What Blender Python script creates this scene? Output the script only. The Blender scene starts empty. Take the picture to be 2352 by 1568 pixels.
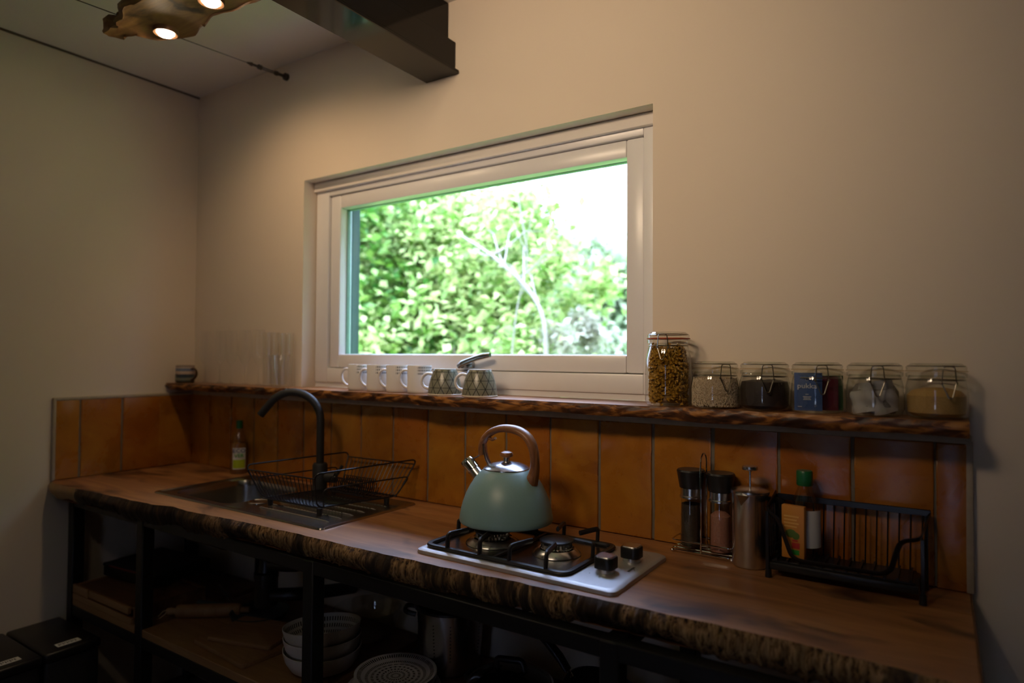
import bpy, bmesh, math, random
from mathutils import Vector, Matrix
random.seed(7)
PI = math.pi
sc = bpy.context.scene
COL = sc.collection

# ------------------------------------------------------------------ camera
cam_d = bpy.data.cameras.new('camera'); cam = bpy.data.objects.new('camera', cam_d); COL.objects.link(cam)
sc.camera = cam
_yaw, _pit, _rol, _f = -0.58601519, 0.02450132, 0.00599458, 1489.402
_fw = Vector((math.sin(_yaw)*math.cos(_pit), math.cos(_yaw)*math.cos(_pit), math.sin(_pit)))
_r = Vector((math.cos(_yaw), -math.sin(_yaw), 0)); _u = _r.cross(_fw)
_r2 = _r*math.cos(_rol) + _u*math.sin(_rol); _u2 = -_r*math.sin(_rol) + _u*math.cos(_rol)
_m = Matrix((( _r2.x, _u2.x, -_fw.x, 2.71298871), (_r2.y, _u2.y, -_fw.y, -1.58800358), (_r2.z, _u2.z, -_fw.z, 1.35971246), (0, 0, 0, 1)))
cam.matrix_world = _m
cam_d.sensor_width = 36; cam_d.lens = _f*36/2352; cam_d.clip_start = 0.02
cam_d.dof.use_dof = True; cam_d.dof.focus_distance = 1.6; cam_d.dof.aperture_fstop = 1.7

# ------------------------------------------------------------------ world, sun, exposure
w = bpy.data.worlds.new('sky'); sc.world = w; w.use_nodes = True
nt = w.node_tree; bg = nt.nodes['Background']
# bright overcast sky: three times as bright overhead as at the horizon
_tc = nt.nodes.new('ShaderNodeTexCoord'); _sx = nt.nodes.new('ShaderNodeSeparateXYZ'); nt.links.new(_tc.outputs['Generated'], _sx.inputs[0])
_mr = nt.nodes.new('ShaderNodeMapRange'); nt.links.new(_sx.outputs[2], _mr.inputs[0]); _mr.inputs[1].default_value = 0; _mr.inputs[2].default_value = 1; _mr.inputs[3].default_value = 6.0; _mr.inputs[4].default_value = 28.0
bg.inputs[0].default_value = (.50, .62, 1.0, 1); nt.links.new(_mr.outputs[0], bg.inputs[1])
sun_d = bpy.data.lights.new('sun', 'SUN'); sun = bpy.data.objects.new('sun', sun_d); COL.objects.link(sun)
sun_d.energy = 5.0; sun_d.angle = 0.01; sun_d.color = (1, .95, .86)
sun.rotation_euler = Vector((-0.35, 0.50, -0.85)).to_track_quat('-Z', 'Y').to_euler(); sun.location = (0, 0, 6)
sc.view_settings.view_transform = 'Standard'; sc.view_settings.look = 'None'
sc.view_settings.gamma = 1; sc.view_settings.use_curve_mapping = False
sc.view_settings.exposure = 0.0
sc.cycles.use_denoising = True
sc.cycles.sample_clamp_indirect = 4; sc.cycles.transparent_max_bounces = 40
SPOT_W = 4.9     # power of one ceiling spotlight

# ------------------------------------------------------------------ helpers
class B:
    def __init__(s): s.bm = bmesh.new(); s.uv = None
    def quad(s, vs):
        try: return s.bm.faces.new(vs)
        except ValueError: return None
    def box(s, x0, x1, y0, y1, z0, z1, bev=0, seg=1, M=None):
        c = [Vector((x, y, z)) for x in (x0, x1) for y in (y0, y1) for z in (z0, z1)]
        if M is not None: c = [M @ v for v in c]
        v = [s.bm.verts.new(p) for p in c]
        fs = [s.bm.faces.new([v[i] for i in q]) for q in ((0,1,3,2),(4,6,7,5),(0,4,5,1),(2,3,7,6),(0,2,6,4),(1,5,7,3))]
        if bev > 0:
            es = set(e for f in fs for e in f.edges)
            bmesh.ops.bevel(s.bm, geom=list(es), offset=bev, segments=seg, affect='EDGES', profile=.5)
        return s
    def ring(s, c, ax1, ax2, r, n, r2=None):
        r2 = r if r2 is None else r2
        return [s.bm.verts.new(c + ax1*(r*math.cos(2*PI*i/n)) + ax2*(r2*math.sin(2*PI*i/n))) for i in range(n)]
    def skin(s, a, b):
        n = len(a)
        for i in range(n): s.quad([a[i], a[(i+1) % n], b[(i+1) % n], b[i]])
    def cyl(s, p0, p1, r0, r1=None, n=16, cap=True):
        p0 = Vector(p0); p1 = Vector(p1); r1 = r0 if r1 is None else r1
        d = (p1-p0).normalized(); a = d.orthogonal().normalized(); b = d.cross(a)
        A = s.ring(p0, a, b, r0, n); C = s.ring(p1, a, b, r1, n); s.skin(A, C)
        if cap: s.quad(A[::-1]); s.quad(C)
        return s
    def tube(s, pts, r, n=8, closed=False, flat=None):
        P = [Vector(p) for p in pts]; N = len(P)
        rs = r if isinstance(r, (list, tuple)) else [r]*N
        prev = None; rings = []
        for i in range(N):
            if closed: t = P[(i+1) % N]-P[i-1]
            else: t = P[min(i+1, N-1)]-P[max(i-1, 0)]
            t.normalize()
            if prev is None: a = t.orthogonal().normalized() if flat is None else Vector(flat)
            else: a = prev
            a = (a - t*a.dot(t)).normalized(); prev = a; b = t.cross(a)
            rr = rs[i]
            if isinstance(rr, tuple): rings.append(s.ring(P[i], a, b, rr[0], n, rr[1]))
            else: rings.append(s.ring(P[i], a, b, rr, n))
        for i in range(N-1): s.skin(rings[i], rings[i+1])
        if closed: s.skin(rings[-1], rings[0])
        else: s.quad(rings[0][::-1]); s.quad(rings[-1])
        return s
    def lathe(s, prof, n=32, c=(0, 0, 0), wob=None):
        """prof: (r, z) list; uv = angle turn, arc length in metres"""
        uvl = s.bm.loops.layers.uv.verify(); c = Vector(c); rows = []; L = 0; arcs = []
        for k, (r, z) in enumerate(prof):
            if k: L += math.hypot(r-prof[k-1][0], z-prof[k-1][1])
            arcs.append(L)
            if r < 1e-6: rows.append([s.bm.verts.new(c+Vector((0, 0, z)))])
            else: rows.append([s.bm.verts.new(c+Vector((r*math.cos(2*PI*i/n), r*math.sin(2*PI*i/n), z))) for i in range(n)])
        for k in range(len(prof)-1):
            a, b = rows[k], rows[k+1]
            for i in range(n):
                j = (i+1) % n; u0, u1 = i/n, (i+1)/n
                if len(a) == 1 and len(b) == 1: continue
                if len(a) == 1: vs, us = [a[0], b[j], b[i]], [(u0, arcs[k]), (u1, arcs[k+1]), (u0, arcs[k+1])]
                elif len(b) == 1: vs, us = [a[i], a[j], b[0]], [(u0, arcs[k]), (u1, arcs[k]), (u0, arcs[k+1])]
                else: vs, us = [a[i], a[j], b[j], b[i]], [(u0, arcs[k]), (u1, arcs[k]), (u1, arcs[k+1]), (u0, arcs[k+1])]
                f = s.quad(vs)
                if f:
                    for l, q in zip(f.loops, us): l[uvl].uv = q
        return s
    def prism(s, poly, z0, z1, bev=0):
        a = [s.bm.verts.new((x, y, z0)) for x, y in poly]; b = [s.bm.verts.new((x, y, z1)) for x, y in poly]
        s.skin(a, b); f0 = s.bm.faces.new(a[::-1]); f1 = s.bm.faces.new(b)
        if bev: bmesh.ops.bevel(s.bm, geom=list(f1.edges)+list(f0.edges), offset=bev, segments=2, affect='EDGES', profile=.5)
        return s
    def blob(s, c, r, sub=2, M=None):
        m = Matrix.Translation(Vector(c)) @ (M if M is not None else Matrix.Identity(4)) @ Matrix.Diagonal((r[0], r[1], r[2], 1))
        bmesh.ops.create_icosphere(s.bm, subdivisions=sub, radius=1, matrix=m); return s
    def make(s, name, mat, parent=None, loc=(0, 0, 0), rot=(0, 0, 0), smooth=40, kind=None):
        bmesh.ops.recalc_face_normals(s.bm, faces=s.bm.faces)
        me = bpy.data.meshes.new(name); s.bm.to_mesh(me); s.bm.free()
        if smooth:
            me.polygons.foreach_set('use_smooth', [True]*len(me.polygons)); me.set_sharp_from_angle(angle=math.radians(smooth))
        me.materials.append(mat)
        o = bpy.data.objects.new(name, me); COL.objects.link(o); o.location = loc; o.rotation_euler = rot
        if parent: o.parent = parent
        if kind: o['kind'] = kind
        return o

def tag(o, label, cat, group=None, kind=None):
    o['label'] = label; o['category'] = cat
    if group: o['group'] = group
    if kind: o['kind'] = kind
    return o
def thing(name, label, cat, loc=(0, 0, 0), rz=0, group=None):
    o = bpy.data.objects.new(name, None); COL.objects.link(o); o.empty_display_size = .05
    o.location = loc; o.rotation_euler = (0, 0, rz)
    return tag(o, label, cat, group)
def dup(o, loc=None, rz=None, label=None):
    c = o.copy(); COL.objects.link(c)
    if loc is not None: c.location = loc
    if rz is not None: c.rotation_euler = (c.rotation_euler[0], c.rotation_euler[1], rz)
    if label: c['label'] = label
    for ch in list(o.children):
        d = ch.copy(); COL.objects.link(d); d.parent = c
        for g in list(ch.children):
            e = g.copy(); COL.objects.link(e); e.parent = d
    return c
def struct(o):
    o['kind'] = 'structure'; return o
def arc(c, r, a0, a1, n, ax=Vector((1, 0, 0)), ay=Vector((0, 0, 1))):
    c = Vector(c); return [c + ax*(r*math.cos(a0+(a1-a0)*i/n)) + ay*(r*math.sin(a0+(a1-a0)*i/n)) for i in range(n+1)]
def fillet(pts, r, n=4):
    P = [Vector(p) for p in pts]; out = [P[0]]
    for i in range(1, len(P)-1):
        a = (P[i-1]-P[i]); b = (P[i+1]-P[i]); q = min(r, a.length*.49, b.length*.49)
        A = P[i]+a.normalized()*q; C = P[i]+b.normalized()*q
        for k in range(n+1):
            t = k/n; out.append(A*(1-t)**2 + P[i]*2*t*(1-t) + C*t*t)
    out.append(P[-1]); return out
def fillet_loop(pts, r, n=4):
    P = [Vector(p) for p in pts]; out = []
    for i in range(len(P)):
        a = (P[i-1]-P[i]); b = (P[(i+1) % len(P)]-P[i]); q = min(r, a.length*.49, b.length*.49)
        A = P[i]+a.normalized()*q; C = P[i]+b.normalized()*q
        for k in range(n+1):
            t = k/n; out.append(A*(1-t)**2 + P[i]*2*t*(1-t) + C*t*t)
    return out
def catmull(P, W_, m=4):
    V = [Vector(p) for p in P]; n = len(V); out = []; wo = []
    for i in range(n-1):
        p0, p1, p2, p3 = V[max(i-1, 0)], V[i], V[i+1], V[min(i+2, n-1)]
        for k in range(m):
            t = k/m; out.append(.5*((2*p1)+(p2-p0)*t+(2*p0-5*p1+4*p2-p3)*t*t+(3*p1-p0-3*p2+p3)*t**3)); wo.append(tuple(a*(1-t)+c*t for a, c in zip(W_[i], W_[i+1])))
    return out+[V[-1]], wo+[W_[-1]]
def text(body, size, mat, parent, M, name='lettering', ext=0.0001, align='CENTER', sx=1):
    cu = bpy.data.curves.new('t', 'FONT'); cu.body = body; cu.size = size; cu.align_x = align; cu.align_y = 'CENTER'; cu.extrude = ext; cu.resolution_u = 2; cu.offset = size*.012
    o = bpy.data.objects.new('t', cu); COL.objects.link(o)
    dg = bpy.context.evaluated_depsgraph_get(); me = bpy.data.meshes.new_from_object(o.evaluated_get(dg))
    bpy.data.objects.remove(o); bpy.data.curves.remove(cu)
    me.transform(M @ Matrix.Diagonal((sx, 1, 1, 1))); me.materials.clear(); me.materials.append(mat)
    r = bpy.data.objects.new(name, me); COL.objects.link(r); r.parent = parent
    return r

# ------------------------------------------------------------------ materials
class NT:
    def __init__(s, name):
        s.m = bpy.data.materials.new(name); s.m.use_nodes = True; s.t = s.m.node_tree; s.p = s.t.nodes['Principled BSDF']; s.out = s.t.nodes['Material Output']
    def n(s, ty, **kw):
        x = s.t.nodes.new(ty)
        for k, v in kw.items():
            if k in x.inputs.keys() if isinstance(k, str) else False: s.set(x, k, v)
            else: setattr(x, k, v)
        return x
    def set(s, x, k, v):
        if hasattr(v, 'is_output'): s.t.links.new(v, x.inputs[k])
        else: x.inputs[k].default_value = v
    def math(s, op, a, b=0.0, c=0.0):
        x = s.t.nodes.new('ShaderNodeMath'); x.operation = op
        for i, v in enumerate((a, b, c)):
            if i < len(x.inputs): s.set(x, i, v)
        return x.outputs[0]
    def mix(s, fac, a, b):
        x = s.t.nodes.new('ShaderNodeMix'); x.data_type = 'RGBA'
        s.set(x, 0, fac); s.set(x, 6, a if hasattr(a, 'is_output') else (*a, 1)); s.set(x, 7, b if hasattr(b, 'is_output') else (*b, 1)); return x.outputs[2]
    def coord(s, which='Object', scale=(1, 1, 1), loc=(0, 0, 0)):
        tc = s.t.nodes.new('ShaderNodeTexCoord'); mp = s.t.nodes.new('ShaderNodeMapping'); s.t.links.new(tc.outputs[which], mp.inputs[0])
        mp.inputs['Scale'].default_value = scale; mp.inputs['Location'].default_value = loc; return mp.outputs[0]
    def noise(s, vec, scale=5, detail=4, rough=.5, dist=0):
        x = s.t.nodes.new('ShaderNodeTexNoise'); s.t.links.new(vec, x.inputs['Vector']); x.inputs['Scale'].default_value = scale
        x.inputs['Detail'].default_value = detail; x.inputs['Roughness'].default_value = rough; x.inputs['Distortion'].default_value = dist; return x.outputs['Fac']
    def ramp(s, fac, stops):
        x = s.t.nodes.new('ShaderNodeValToRGB'); s.t.links.new(fac, x.inputs[0]); e = x.color_ramp.elements
        while len(e) < len(stops): e.new(.5)
        for q, (p, c) in zip(e, stops): q.position = p; q.color = (*c, 1) if len(c) == 3 else c
        return x.outputs[0]
    def bump(s, h, strength=.3, dist=.002):
        x = s.t.nodes.new('ShaderNodeBump'); s.t.links.new(h, x.inputs['Height']); x.inputs['Strength'].default_value = strength; x.inputs['Distance'].default_value = dist
        s.t.links.new(x.outputs[0], s.p.inputs['Normal']); return x
    def base(s, v):
        s.set(s.p, 'Base Color', v if hasattr(v, 'is_output') else (*v, 1))
    def sets(s, **kw):
        for k, v in kw.items(): s.set(s.p, k.replace('_', ' '), v)
        return s

def simple(name, col, rough=.5, metal=0, var=.12, nscale=30, bump=.05, **kw):
    t = NT(name); v = t.coord(); f = t.noise(v, nscale, 3)
    t.base(t.mix(f, tuple(c*(1-var) for c in col), tuple(min(1, c*(1+var)) for c in col)))
    t.sets(Roughness=rough, Metallic=metal)
    if bump: t.bump(f, bump, .001)
    for k, val in kw.items(): t.set(t.p, k.replace('_', ' '), val)
    return t.m

def mat_wall(name, col):
    t = NT(name); v = t.coord(); f = t.noise(v, 3, 5, .6); g = t.noise(v, 60, 3, .6)
    t.base(t.mix(f, tuple(c*.96 for c in col), tuple(c*1.03 for c in col)))
    t.sets(Roughness=.85); h = t.math('ADD', t.math('MULTIPLY', f, .6), t.math('MULTIPLY', g, .25)); t.bump(h, .25, .004); return t.m
def mat_wood(name, light, dark, scale=(1.2, 14, 14), rough=.4, knots=True, bump=.12, coat=0, warp=1.5):
    t = NT(name); v = t.coord(scale=scale); a = t.noise(v, 1.6, 6, .62, warp); b = t.noise(t.coord(scale=(scale[0]*3, scale[1]*8, scale[2]*8)), 2, 4, .6)
    c = t.ramp(a, [(.3, dark), (.5, tuple((x+y)/2 for x, y in zip(light, dark))), (.68, light)])
    c = t.mix(t.math('MULTIPLY', b, .45), c, dark)
    if knots:
        k = t.noise(t.coord(scale=(scale[0]*2.2, scale[1]*.55, scale[2]*.55)), 2.1, 3, .5, .6)
        kk = t.ramp(k, [(.56, (0, 0, 0)), (.70, (1, 1, 1))]); c = t.mix(kk, c, tuple(x*.3 for x in dark))
    t.base(c); t.sets(Roughness=rough); t.bump(t.math('ADD', a, t.math('MULTIPLY', b, .4)), bump, .002)
    if coat: t.sets(**{'Coat_Weight': coat, 'Coat_Roughness': .25})
    return t.m
def mat_tile():
    t = NT('amber_glazed_tile'); inf = t.t.nodes.new('ShaderNodeObjectInfo'); rnd = inf.outputs['Random']
    tc = t.t.nodes.new('ShaderNodeTexCoord'); add = t.t.nodes.new('ShaderNodeVectorMath'); add.operation = 'ADD'
    t.t.links.new(tc.outputs['Object'], add.inputs[0]); cx = t.t.nodes.new('ShaderNodeCombineXYZ')
    m1 = t.math('MULTIPLY', rnd, 37.0); t.t.links.new(m1, cx.inputs[0]); t.t.links.new(m1, cx.inputs[2]); t.t.links.new(cx.outputs[0], add.inputs[1])
    v = add.outputs[0]; a = t.noise(v, 7, 5, .6, .6); b = t.noise(v, 60, 4, .7); bl = t.noise(v, 2.6, 2)
    c = t.ramp(a, [(.3, (.20, .058, .005)), (.5, (.33, .118, .008)), (.72, (.46, .21, .018))])
    c = t.mix(t.ramp(bl, [(.4, (0, 0, 0)), (.7, (.6, .6, .6))]), c, (.36, .085, .010))
    c = t.mix(t.math('MULTIPLY', rnd, .35), c, (.50, .22, .02))
    c = t.mix(t.ramp(b, [(.62, (0, 0, 0)), (.8, (.6, .6, .6))]), c, (.12, .03, .006))
    t.base(c); r = t.ramp(a, [(.3, (.22, .22, .22)), (.7, (.36, .36, .36))]); t.set(t.p, 'Roughness', r)
    t.bump(t.math('ADD', t.math('MULTIPLY', a, 1.0), t.math('MULTIPLY', b, .08)), .35, .006); return t.m
def mat_bark():
    t = NT('live_edge_bark'); v = t.coord(scale=(1, 1, .14)); big = t.noise(t.coord(scale=(5.5, 1, 2.2)), 1.6, 4, .65, .8)
    fine = t.noise(v, 150, 5, .7, .3); mid = t.noise(t.coord(scale=(26, 4, 4)), 1.6, 5, .7, .5)
    wood = t.ramp(fine, [(.38, (.018, .009, .005)), (.46, (.24, .125, .045)), (.6, (.50, .30, .125)), (.75, (.62, .40, .18))])
    bark = t.ramp(mid, [(.3, (.012, .007, .005)), (.55, (.05, .028, .014)), (.75, (.16, .085, .035))])
    mask = t.ramp(big, [(.44, (0, 0, 0)), (.52, (1, 1, 1))])
    # towards the wall end the bark is unbroken and dark
    sx = t.t.nodes.new('ShaderNodeSeparateXYZ'); t.t.links.new(t.coord(), sx.inputs[0]); xm = t.ramp(t.math('MULTIPLY', sx.outputs[0], .5), [(.40, (0, 0, 0)), (.56, (1, 1, 1))])
    mask = t.math('MULTIPLY', mask, xm)
    t.base(t.mix(mask, bark, wood)); t.sets(Roughness=.8)
    t.bump(t.math('ADD', t.math('MULTIPLY', fine, .7), t.math('MULTIPLY', mid, .8)), .9, .006); return t.m
def mat_shelf_edge():
    t = NT('shelf_live_edge'); a = t.noise(t.coord(scale=(7, 3, 26)), 1.7, 5, .6, .9); g = t.noise(t.coord(scale=(2, 10, 60)), 2, 4)
    c = t.ramp(a, [(.40, (.03, .011, .005)), (.50, (.13, .042, .010)), (.56, (.40, .16, .03)), (.75, (.55, .25, .06))])
    t.base(t.mix(t.math('MULTIPLY', g, .4), c, (.05, .02, .008))); t.sets(Roughness=.45); t.bump(a, .4, .004); return t.m
def mat_thin_glass(name, tint=(.985, .985, .98), f0=.03, rough=.02, k=.8):
    t = NT(name); tr = t.t.nodes.new('ShaderNodeBsdfTransparent'); tr.inputs[0].default_value = (*tint, 1); gl = t.t.nodes.new('ShaderNodeBsdfGlossy')
    gl.inputs['Roughness'].default_value = rough; lw = t.t.nodes.new('ShaderNodeLayerWeight'); lw.inputs[0].default_value = .5
    f = t.math('ADD', t.math('MULTIPLY', t.math('POWER', lw.outputs['Facing'], 4.0), k), f0)
    ms = t.t.nodes.new('ShaderNodeMixShader'); t.t.links.new(f, ms.inputs[0]); t.t.links.new(tr.outputs[0], ms.inputs[1]); t.t.links.new(gl.outputs[0], ms.inputs[2])
    t.t.links.new(ms.outputs[0], t.out.inputs['Surface']); return t.m
def mat_dash(name, base, ink, nu, bands, u0=0, u1=1, duty=.45, rough=.25):
    """rows of short printed strokes: bands = (v0, v1) along the profile"""
    t = NT(name); tc = t.t.nodes.new('ShaderNodeTexCoord'); s = t.t.nodes.new('ShaderNodeSeparateXYZ'); t.t.links.new(tc.outputs['UV'], s.inputs[0]); u, v = s.outputs[0], s.outputs[1]
    du = t.math('LESS_THAN', t.math('FRACT', t.math('MULTIPLY', u, nu)), duty); tot = None
    for a, b in bands:
        q = t.math('MULTIPLY', t.math('GREATER_THAN', v, a), t.math('LESS_THAN', v, b)); tot = q if tot is None else t.math('ADD', tot, q)
    f = t.math('MULTIPLY', du, tot)
    if u0 > 0 or u1 < 1: f = t.math('MULTIPLY', f, t.math('MULTIPLY', t.math('GREATER_THAN', u, u0), t.math('LESS_THAN', u, u1)))
    t.base(t.mix(f, base, ink)); t.sets(Roughness=rough); return t.m
def mat_triangles():
    t = NT('grey_triangle_glaze'); tc = t.t.nodes.new('ShaderNodeTexCoord'); s = t.t.nodes.new('ShaderNodeSeparateXYZ'); t.t.links.new(tc.outputs['UV'], s.inputs[0]); u, v = s.outputs[0], s.outputs[1]
    vv = t.math('MULTIPLY', v, 1/.0245); uu = t.math('MULTIPLY', u, 12.0); half = t.math('MULTIPLY', vv, .5)
    def line(x, wd): return t.math('LESS_THAN', t.math('ABSOLUTE', t.math('SUBTRACT', t.math('FRACT', x), .5)), wd)
    l = t.math('MAXIMUM', line(t.math('ADD', vv, .5), .035), t.math('MAXIMUM', line(t.math('ADD', uu, half), .045), line(t.math('SUBTRACT', uu, half), .045)))
    c = t.mix(l, (.21, .21, .155), (.012, .014, .012))
    t.base(t.mix(t.math('LESS_THAN', v, .004), c, (.62, .55, .42))); t.sets(Roughness=.28); t.bump(l, -.3, .001); return t.m
def mat_stripes():
    t = NT('striped_pottery'); s = t.t.nodes.new('ShaderNodeSeparateXYZ'); t.t.links.new(t.coord(), s.inputs[0])
    z = t.math('ADD', t.math('MULTIPLY', s.outputs[2], 12.0), t.math('MULTIPLY', t.noise(t.coord(), 20, 2), .04))
    x = t.ramp(z, [(0, (.02, .015, .012)), (.14, (.06, .07, .05)), (.22, (.25, .25, .17)), (.32, (.04, .06, .07)), (.44, (.03, .04, .05)), (.48, (.55, .40, .30)), (.60, (.55, .42, .33)), (.63, (.13, .17, .26)), (.73, (.16, .2, .3)), (.76, (.5, .40, .33)), (.98, (.04, .02, .015))])
    t.base(x); t.sets(Roughness=.3); return t.m
def emit(name, col, st):
    t = NT(name); t.sets(**{'Emission_Color': (*col, 1), 'Emission_Strength': st}); t.base((1, 1, 1)); return t.m

M_wall = mat_wall('cream_plaster', (.80, .68, .54)); M_ceil = mat_wall('white_ceiling_board', (.78, .74, .70))
M_floor = mat_wood('dark_floorboards', (.10, .06, .035), (.04, .022, .014), (1, 6, 6), .5)
M_upvc = simple('white_upvc', (.80, .78, .77), .28, var=.02, bump=.02)
M_reveal = simple('painted_reveal', (.78, .72, .66), .6, var=.03)
M_gasket = simple('black_rubber_gasket', (.015, .015, .015), .6)
M_pane = mat_thin_glass('window_glass', (.97, .995, .98), .05, .0, .7)
M_tile = mat_tile(); M_grout = simple('grey_brown_grout', (.17, .14, .10), .85, var=.2, nscale=90, bump=.3)
M_trim = simple('pale_grout_bead', (.40, .33, .24), .7, var=.15, nscale=60, bump=.2)
M_top = mat_wood('varnished_oak_worktop', (.52, .24, .08), (.20, .068, .018), (1.1, 9, 9), .46, True, .12); M_top.node_tree.nodes['Principled BSDF'].inputs['Specular IOR Level'].default_value = .8; M_top.node_tree.nodes['Principled BSDF'].inputs['Coat Weight'].default_value = .45; M_top.node_tree.nodes['Principled BSDF'].inputs['Coat Roughness'].default_value = .42
M_bark = mat_bark(); M_shelfedge = mat_shelf_edge()
M_shelfwood = mat_wood('shelf_wood', (.42, .20, .08), (.22, .085, .03), (1.4, 12, 12), .4)
M_board = mat_wood('pale_pine', (.40, .22, .09), (.24, .11, .04), (1, 12, 12), .55, False)
M_brown = mat_wood('brown_board', (.22, .10, .04), (.11, .045, .018), (1, 14, 14), .5, False)
M_chop = mat_wood('chopping_board_wood', (.36, .19, .08), (.22, .10, .04), (2, 30, 30), .6, False)
M_handle = mat_wood('printed_walnut_handle', (.42, .19, .07), (.12, .045, .018), (4, 30, 5), .38, False, .05, 0, 2)
M_drift = mat_wood('driftwood', (.42, .20, .06), (.13, .055, .02), (2, 9, 9), .6, True, .5)
M_steelb = simple('black_steel', (.012, .012, .013), .45, .3)
M_beam = simple('black_gloss_beam', (.004, .0032, .0025), .10, 0, bump=.06, nscale=9, Specular_IOR_Level=.3)
M_wire = simple('black_coated_wire', (.010, .010, .013), .32, .2)
M_ss = simple('brushed_steel', (.58, .57, .57), .26, 1, var=.05, nscale=120, bump=.02)
M_hobsteel = simple('satin_hob_steel', (.62, .62, .64), .56, 1, var=.04, nscale=160, bump=.02)
M_ssd = simple('sink_steel', (.42, .40, .37), .24, 1, var=.08, nscale=60, bump=.02)
M_chrome = simple('chrome', (.75, .75, .75), .08, 1, var=.02)
M_castiron = simple('cast_iron', (.018, .019, .023), .42, .1, nscale=200, bump=.1)
M_enamel = simple('black_enamel', (.012, .012, .016), .28, .2)
M_black = simple('black_plastic', (.010, .010, .011), .35)
M_blackm = simple('matt_black_plastic', (.012, .012, .013), .6)
M_kettle = simple('duck_egg_enamel', (.225, .375, .37), .36, 0, var=.05, nscale=260, bump=.12)
M_glass = mat_thin_glass('clear_glass', (.955, .97, .955), .07, .02, 1.0)
M_glassware = mat_thin_glass('thin_clear_glass', (.985, .985, .98), .05, .02, .6)
M_smoke = mat_thin_glass('dark_glass_lid', (.35, .35, .36), .08, .03, .8)
M_white = simple('white_china', (.76, .74, .72), .22, var=.02)
M_cream = simple('cream_glaze', (.62, .55, .45), .25, var=.04)
M_orange = simple('orange_rubber_seal', (.55, .09, .02), .5)
M_green = simple('green_cap', (.01, .13, .04), .35)
M_labelw = simple('white_label', (.72, .72, .70), .5, var=.02)
M_lime = simple('lime_label', (.42, .55, .02), .5, var=.05); M_txtblue = simple('navy_print', (.01, .02, .16), .5); M_txtgreen = simple('green_print', (.03, .32, .04), .5)
M_amberliq = mat_thin_glass('clear_plastic', (.90, .89, .85), .10, .06, .8)
M_packor = simple('orange_carton', (.62, .25, .035), .45, var=.1); M_packye = simple('pale_orange_print', (.80, .45, .12), .5); M_red = simple('red_print', (.5, .03, .02), .5)
M_blue = simple('blue_sachet', (.045, .09, .24), .4, var=.1); M_purple = simple('plum_sachet', (.12, .012, .03), .45); M_dgreen = simple('green_sachet', (.015, .07, .02), .45)
M_paper = simple('grey_white_paper', (.42, .40, .38), .65, var=.2, nscale=14); M_print = simple('pale_print', (.55, .55, .58), .6)
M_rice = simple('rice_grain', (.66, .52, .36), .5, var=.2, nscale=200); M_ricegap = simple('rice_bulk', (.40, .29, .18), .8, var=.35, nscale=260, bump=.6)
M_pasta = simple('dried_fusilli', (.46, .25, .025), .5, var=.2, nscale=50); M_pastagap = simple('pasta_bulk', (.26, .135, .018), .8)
M_dark = simple('dark_grounds', (.020, .010, .007), .6, var=.6, nscale=150, bump=.6)
M_sugar = simple('golden_couscous', (.46, .28, .09), .7, var=.25, nscale=300, bump=.5)
M_salt = simple('pink_salt', (.36, .16, .11), .5, var=.35, nscale=260, bump=.6); M_pepper = simple('peppercorns', (.03, .022, .015), .6, var=.8, nscale=220, bump=.8)
M_bluegrey = simple('blue_grey_enamel', (.05, .065, .075), .5); M_rope = simple('pale_cord', (.5, .38, .26), .8)
M_skin = simple('bare_edge_wood', (.34, .20, .08), .6, var=.3, nscale=18)
M_lampglow = emit('lit_spotlight', (1, .80, .55), 90)
M_lampring = simple('dark_bronze_ring', (.20, .10, .05), .4, .5)
M_plate = mat_dash('dashed_plate', (.66, .62, .58), (.02, .018, .016), 96, [(.008, .019), (.030, .038), (.045, .052), (.059, .065), (.072, .078), (.085, .091), (.097, .102)], duty=.5)
M_bowl = mat_dash('dashed_bowl', (.66, .62, .57), (.02, .018, .016), 80, [(.012, .024), (.031, .042), (.050, .061)], duty=.45)
M_mug = mat_dash('dashed_mug', (.74, .72, .70), (.03, .035, .04), 42, [(.0935, .0995), (.1035, .1095), (.1125, .1185)], .27, .60, .5)
M_tri = mat_triangles(); M_stripe = mat_stripes()
def mat_leaf(name, a, b, tr=.5):
    t = NT(name); g = t.t.nodes.new('ShaderNodeNewGeometry'); c = t.mix(g.outputs['Random Per Island'], a, b); t.base(c); t.sets(Roughness=.45)
    tl = t.t.nodes.new('ShaderNodeBsdfTranslucent'); t.t.links.new(c, tl.inputs[0]); ms = t.t.nodes.new('ShaderNodeMixShader'); ms.inputs[0].default_value = tr
    t.t.links.new(t.p.outputs[0], ms.inputs[1]); t.t.links.new(tl.outputs[0], ms.inputs[2]); t.t.links.new(ms.outputs[0], t.out.inputs['Surface']); return t.m
M_leaf = mat_leaf('fresh_leaf', (.10, .26, .02), (.70, .74, .34)); M_leafd = mat_leaf('deep_green_leaf', (.03, .15, .015), (.26, .42, .08), .35); M_leafp = mat_leaf('pale_leaf', (.30, .40, .20), (.56, .62, .44))  # whitish leaf tones put glints and backlight into the colour
M_trunk = simple('pale_bark', (.24, .215, .175), .8, var=.3, nscale=12, bump=.4); M_grass = simple('meadow', (.17, .34, .04), .9, var=.5, nscale=2.2, bump=.5)

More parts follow.
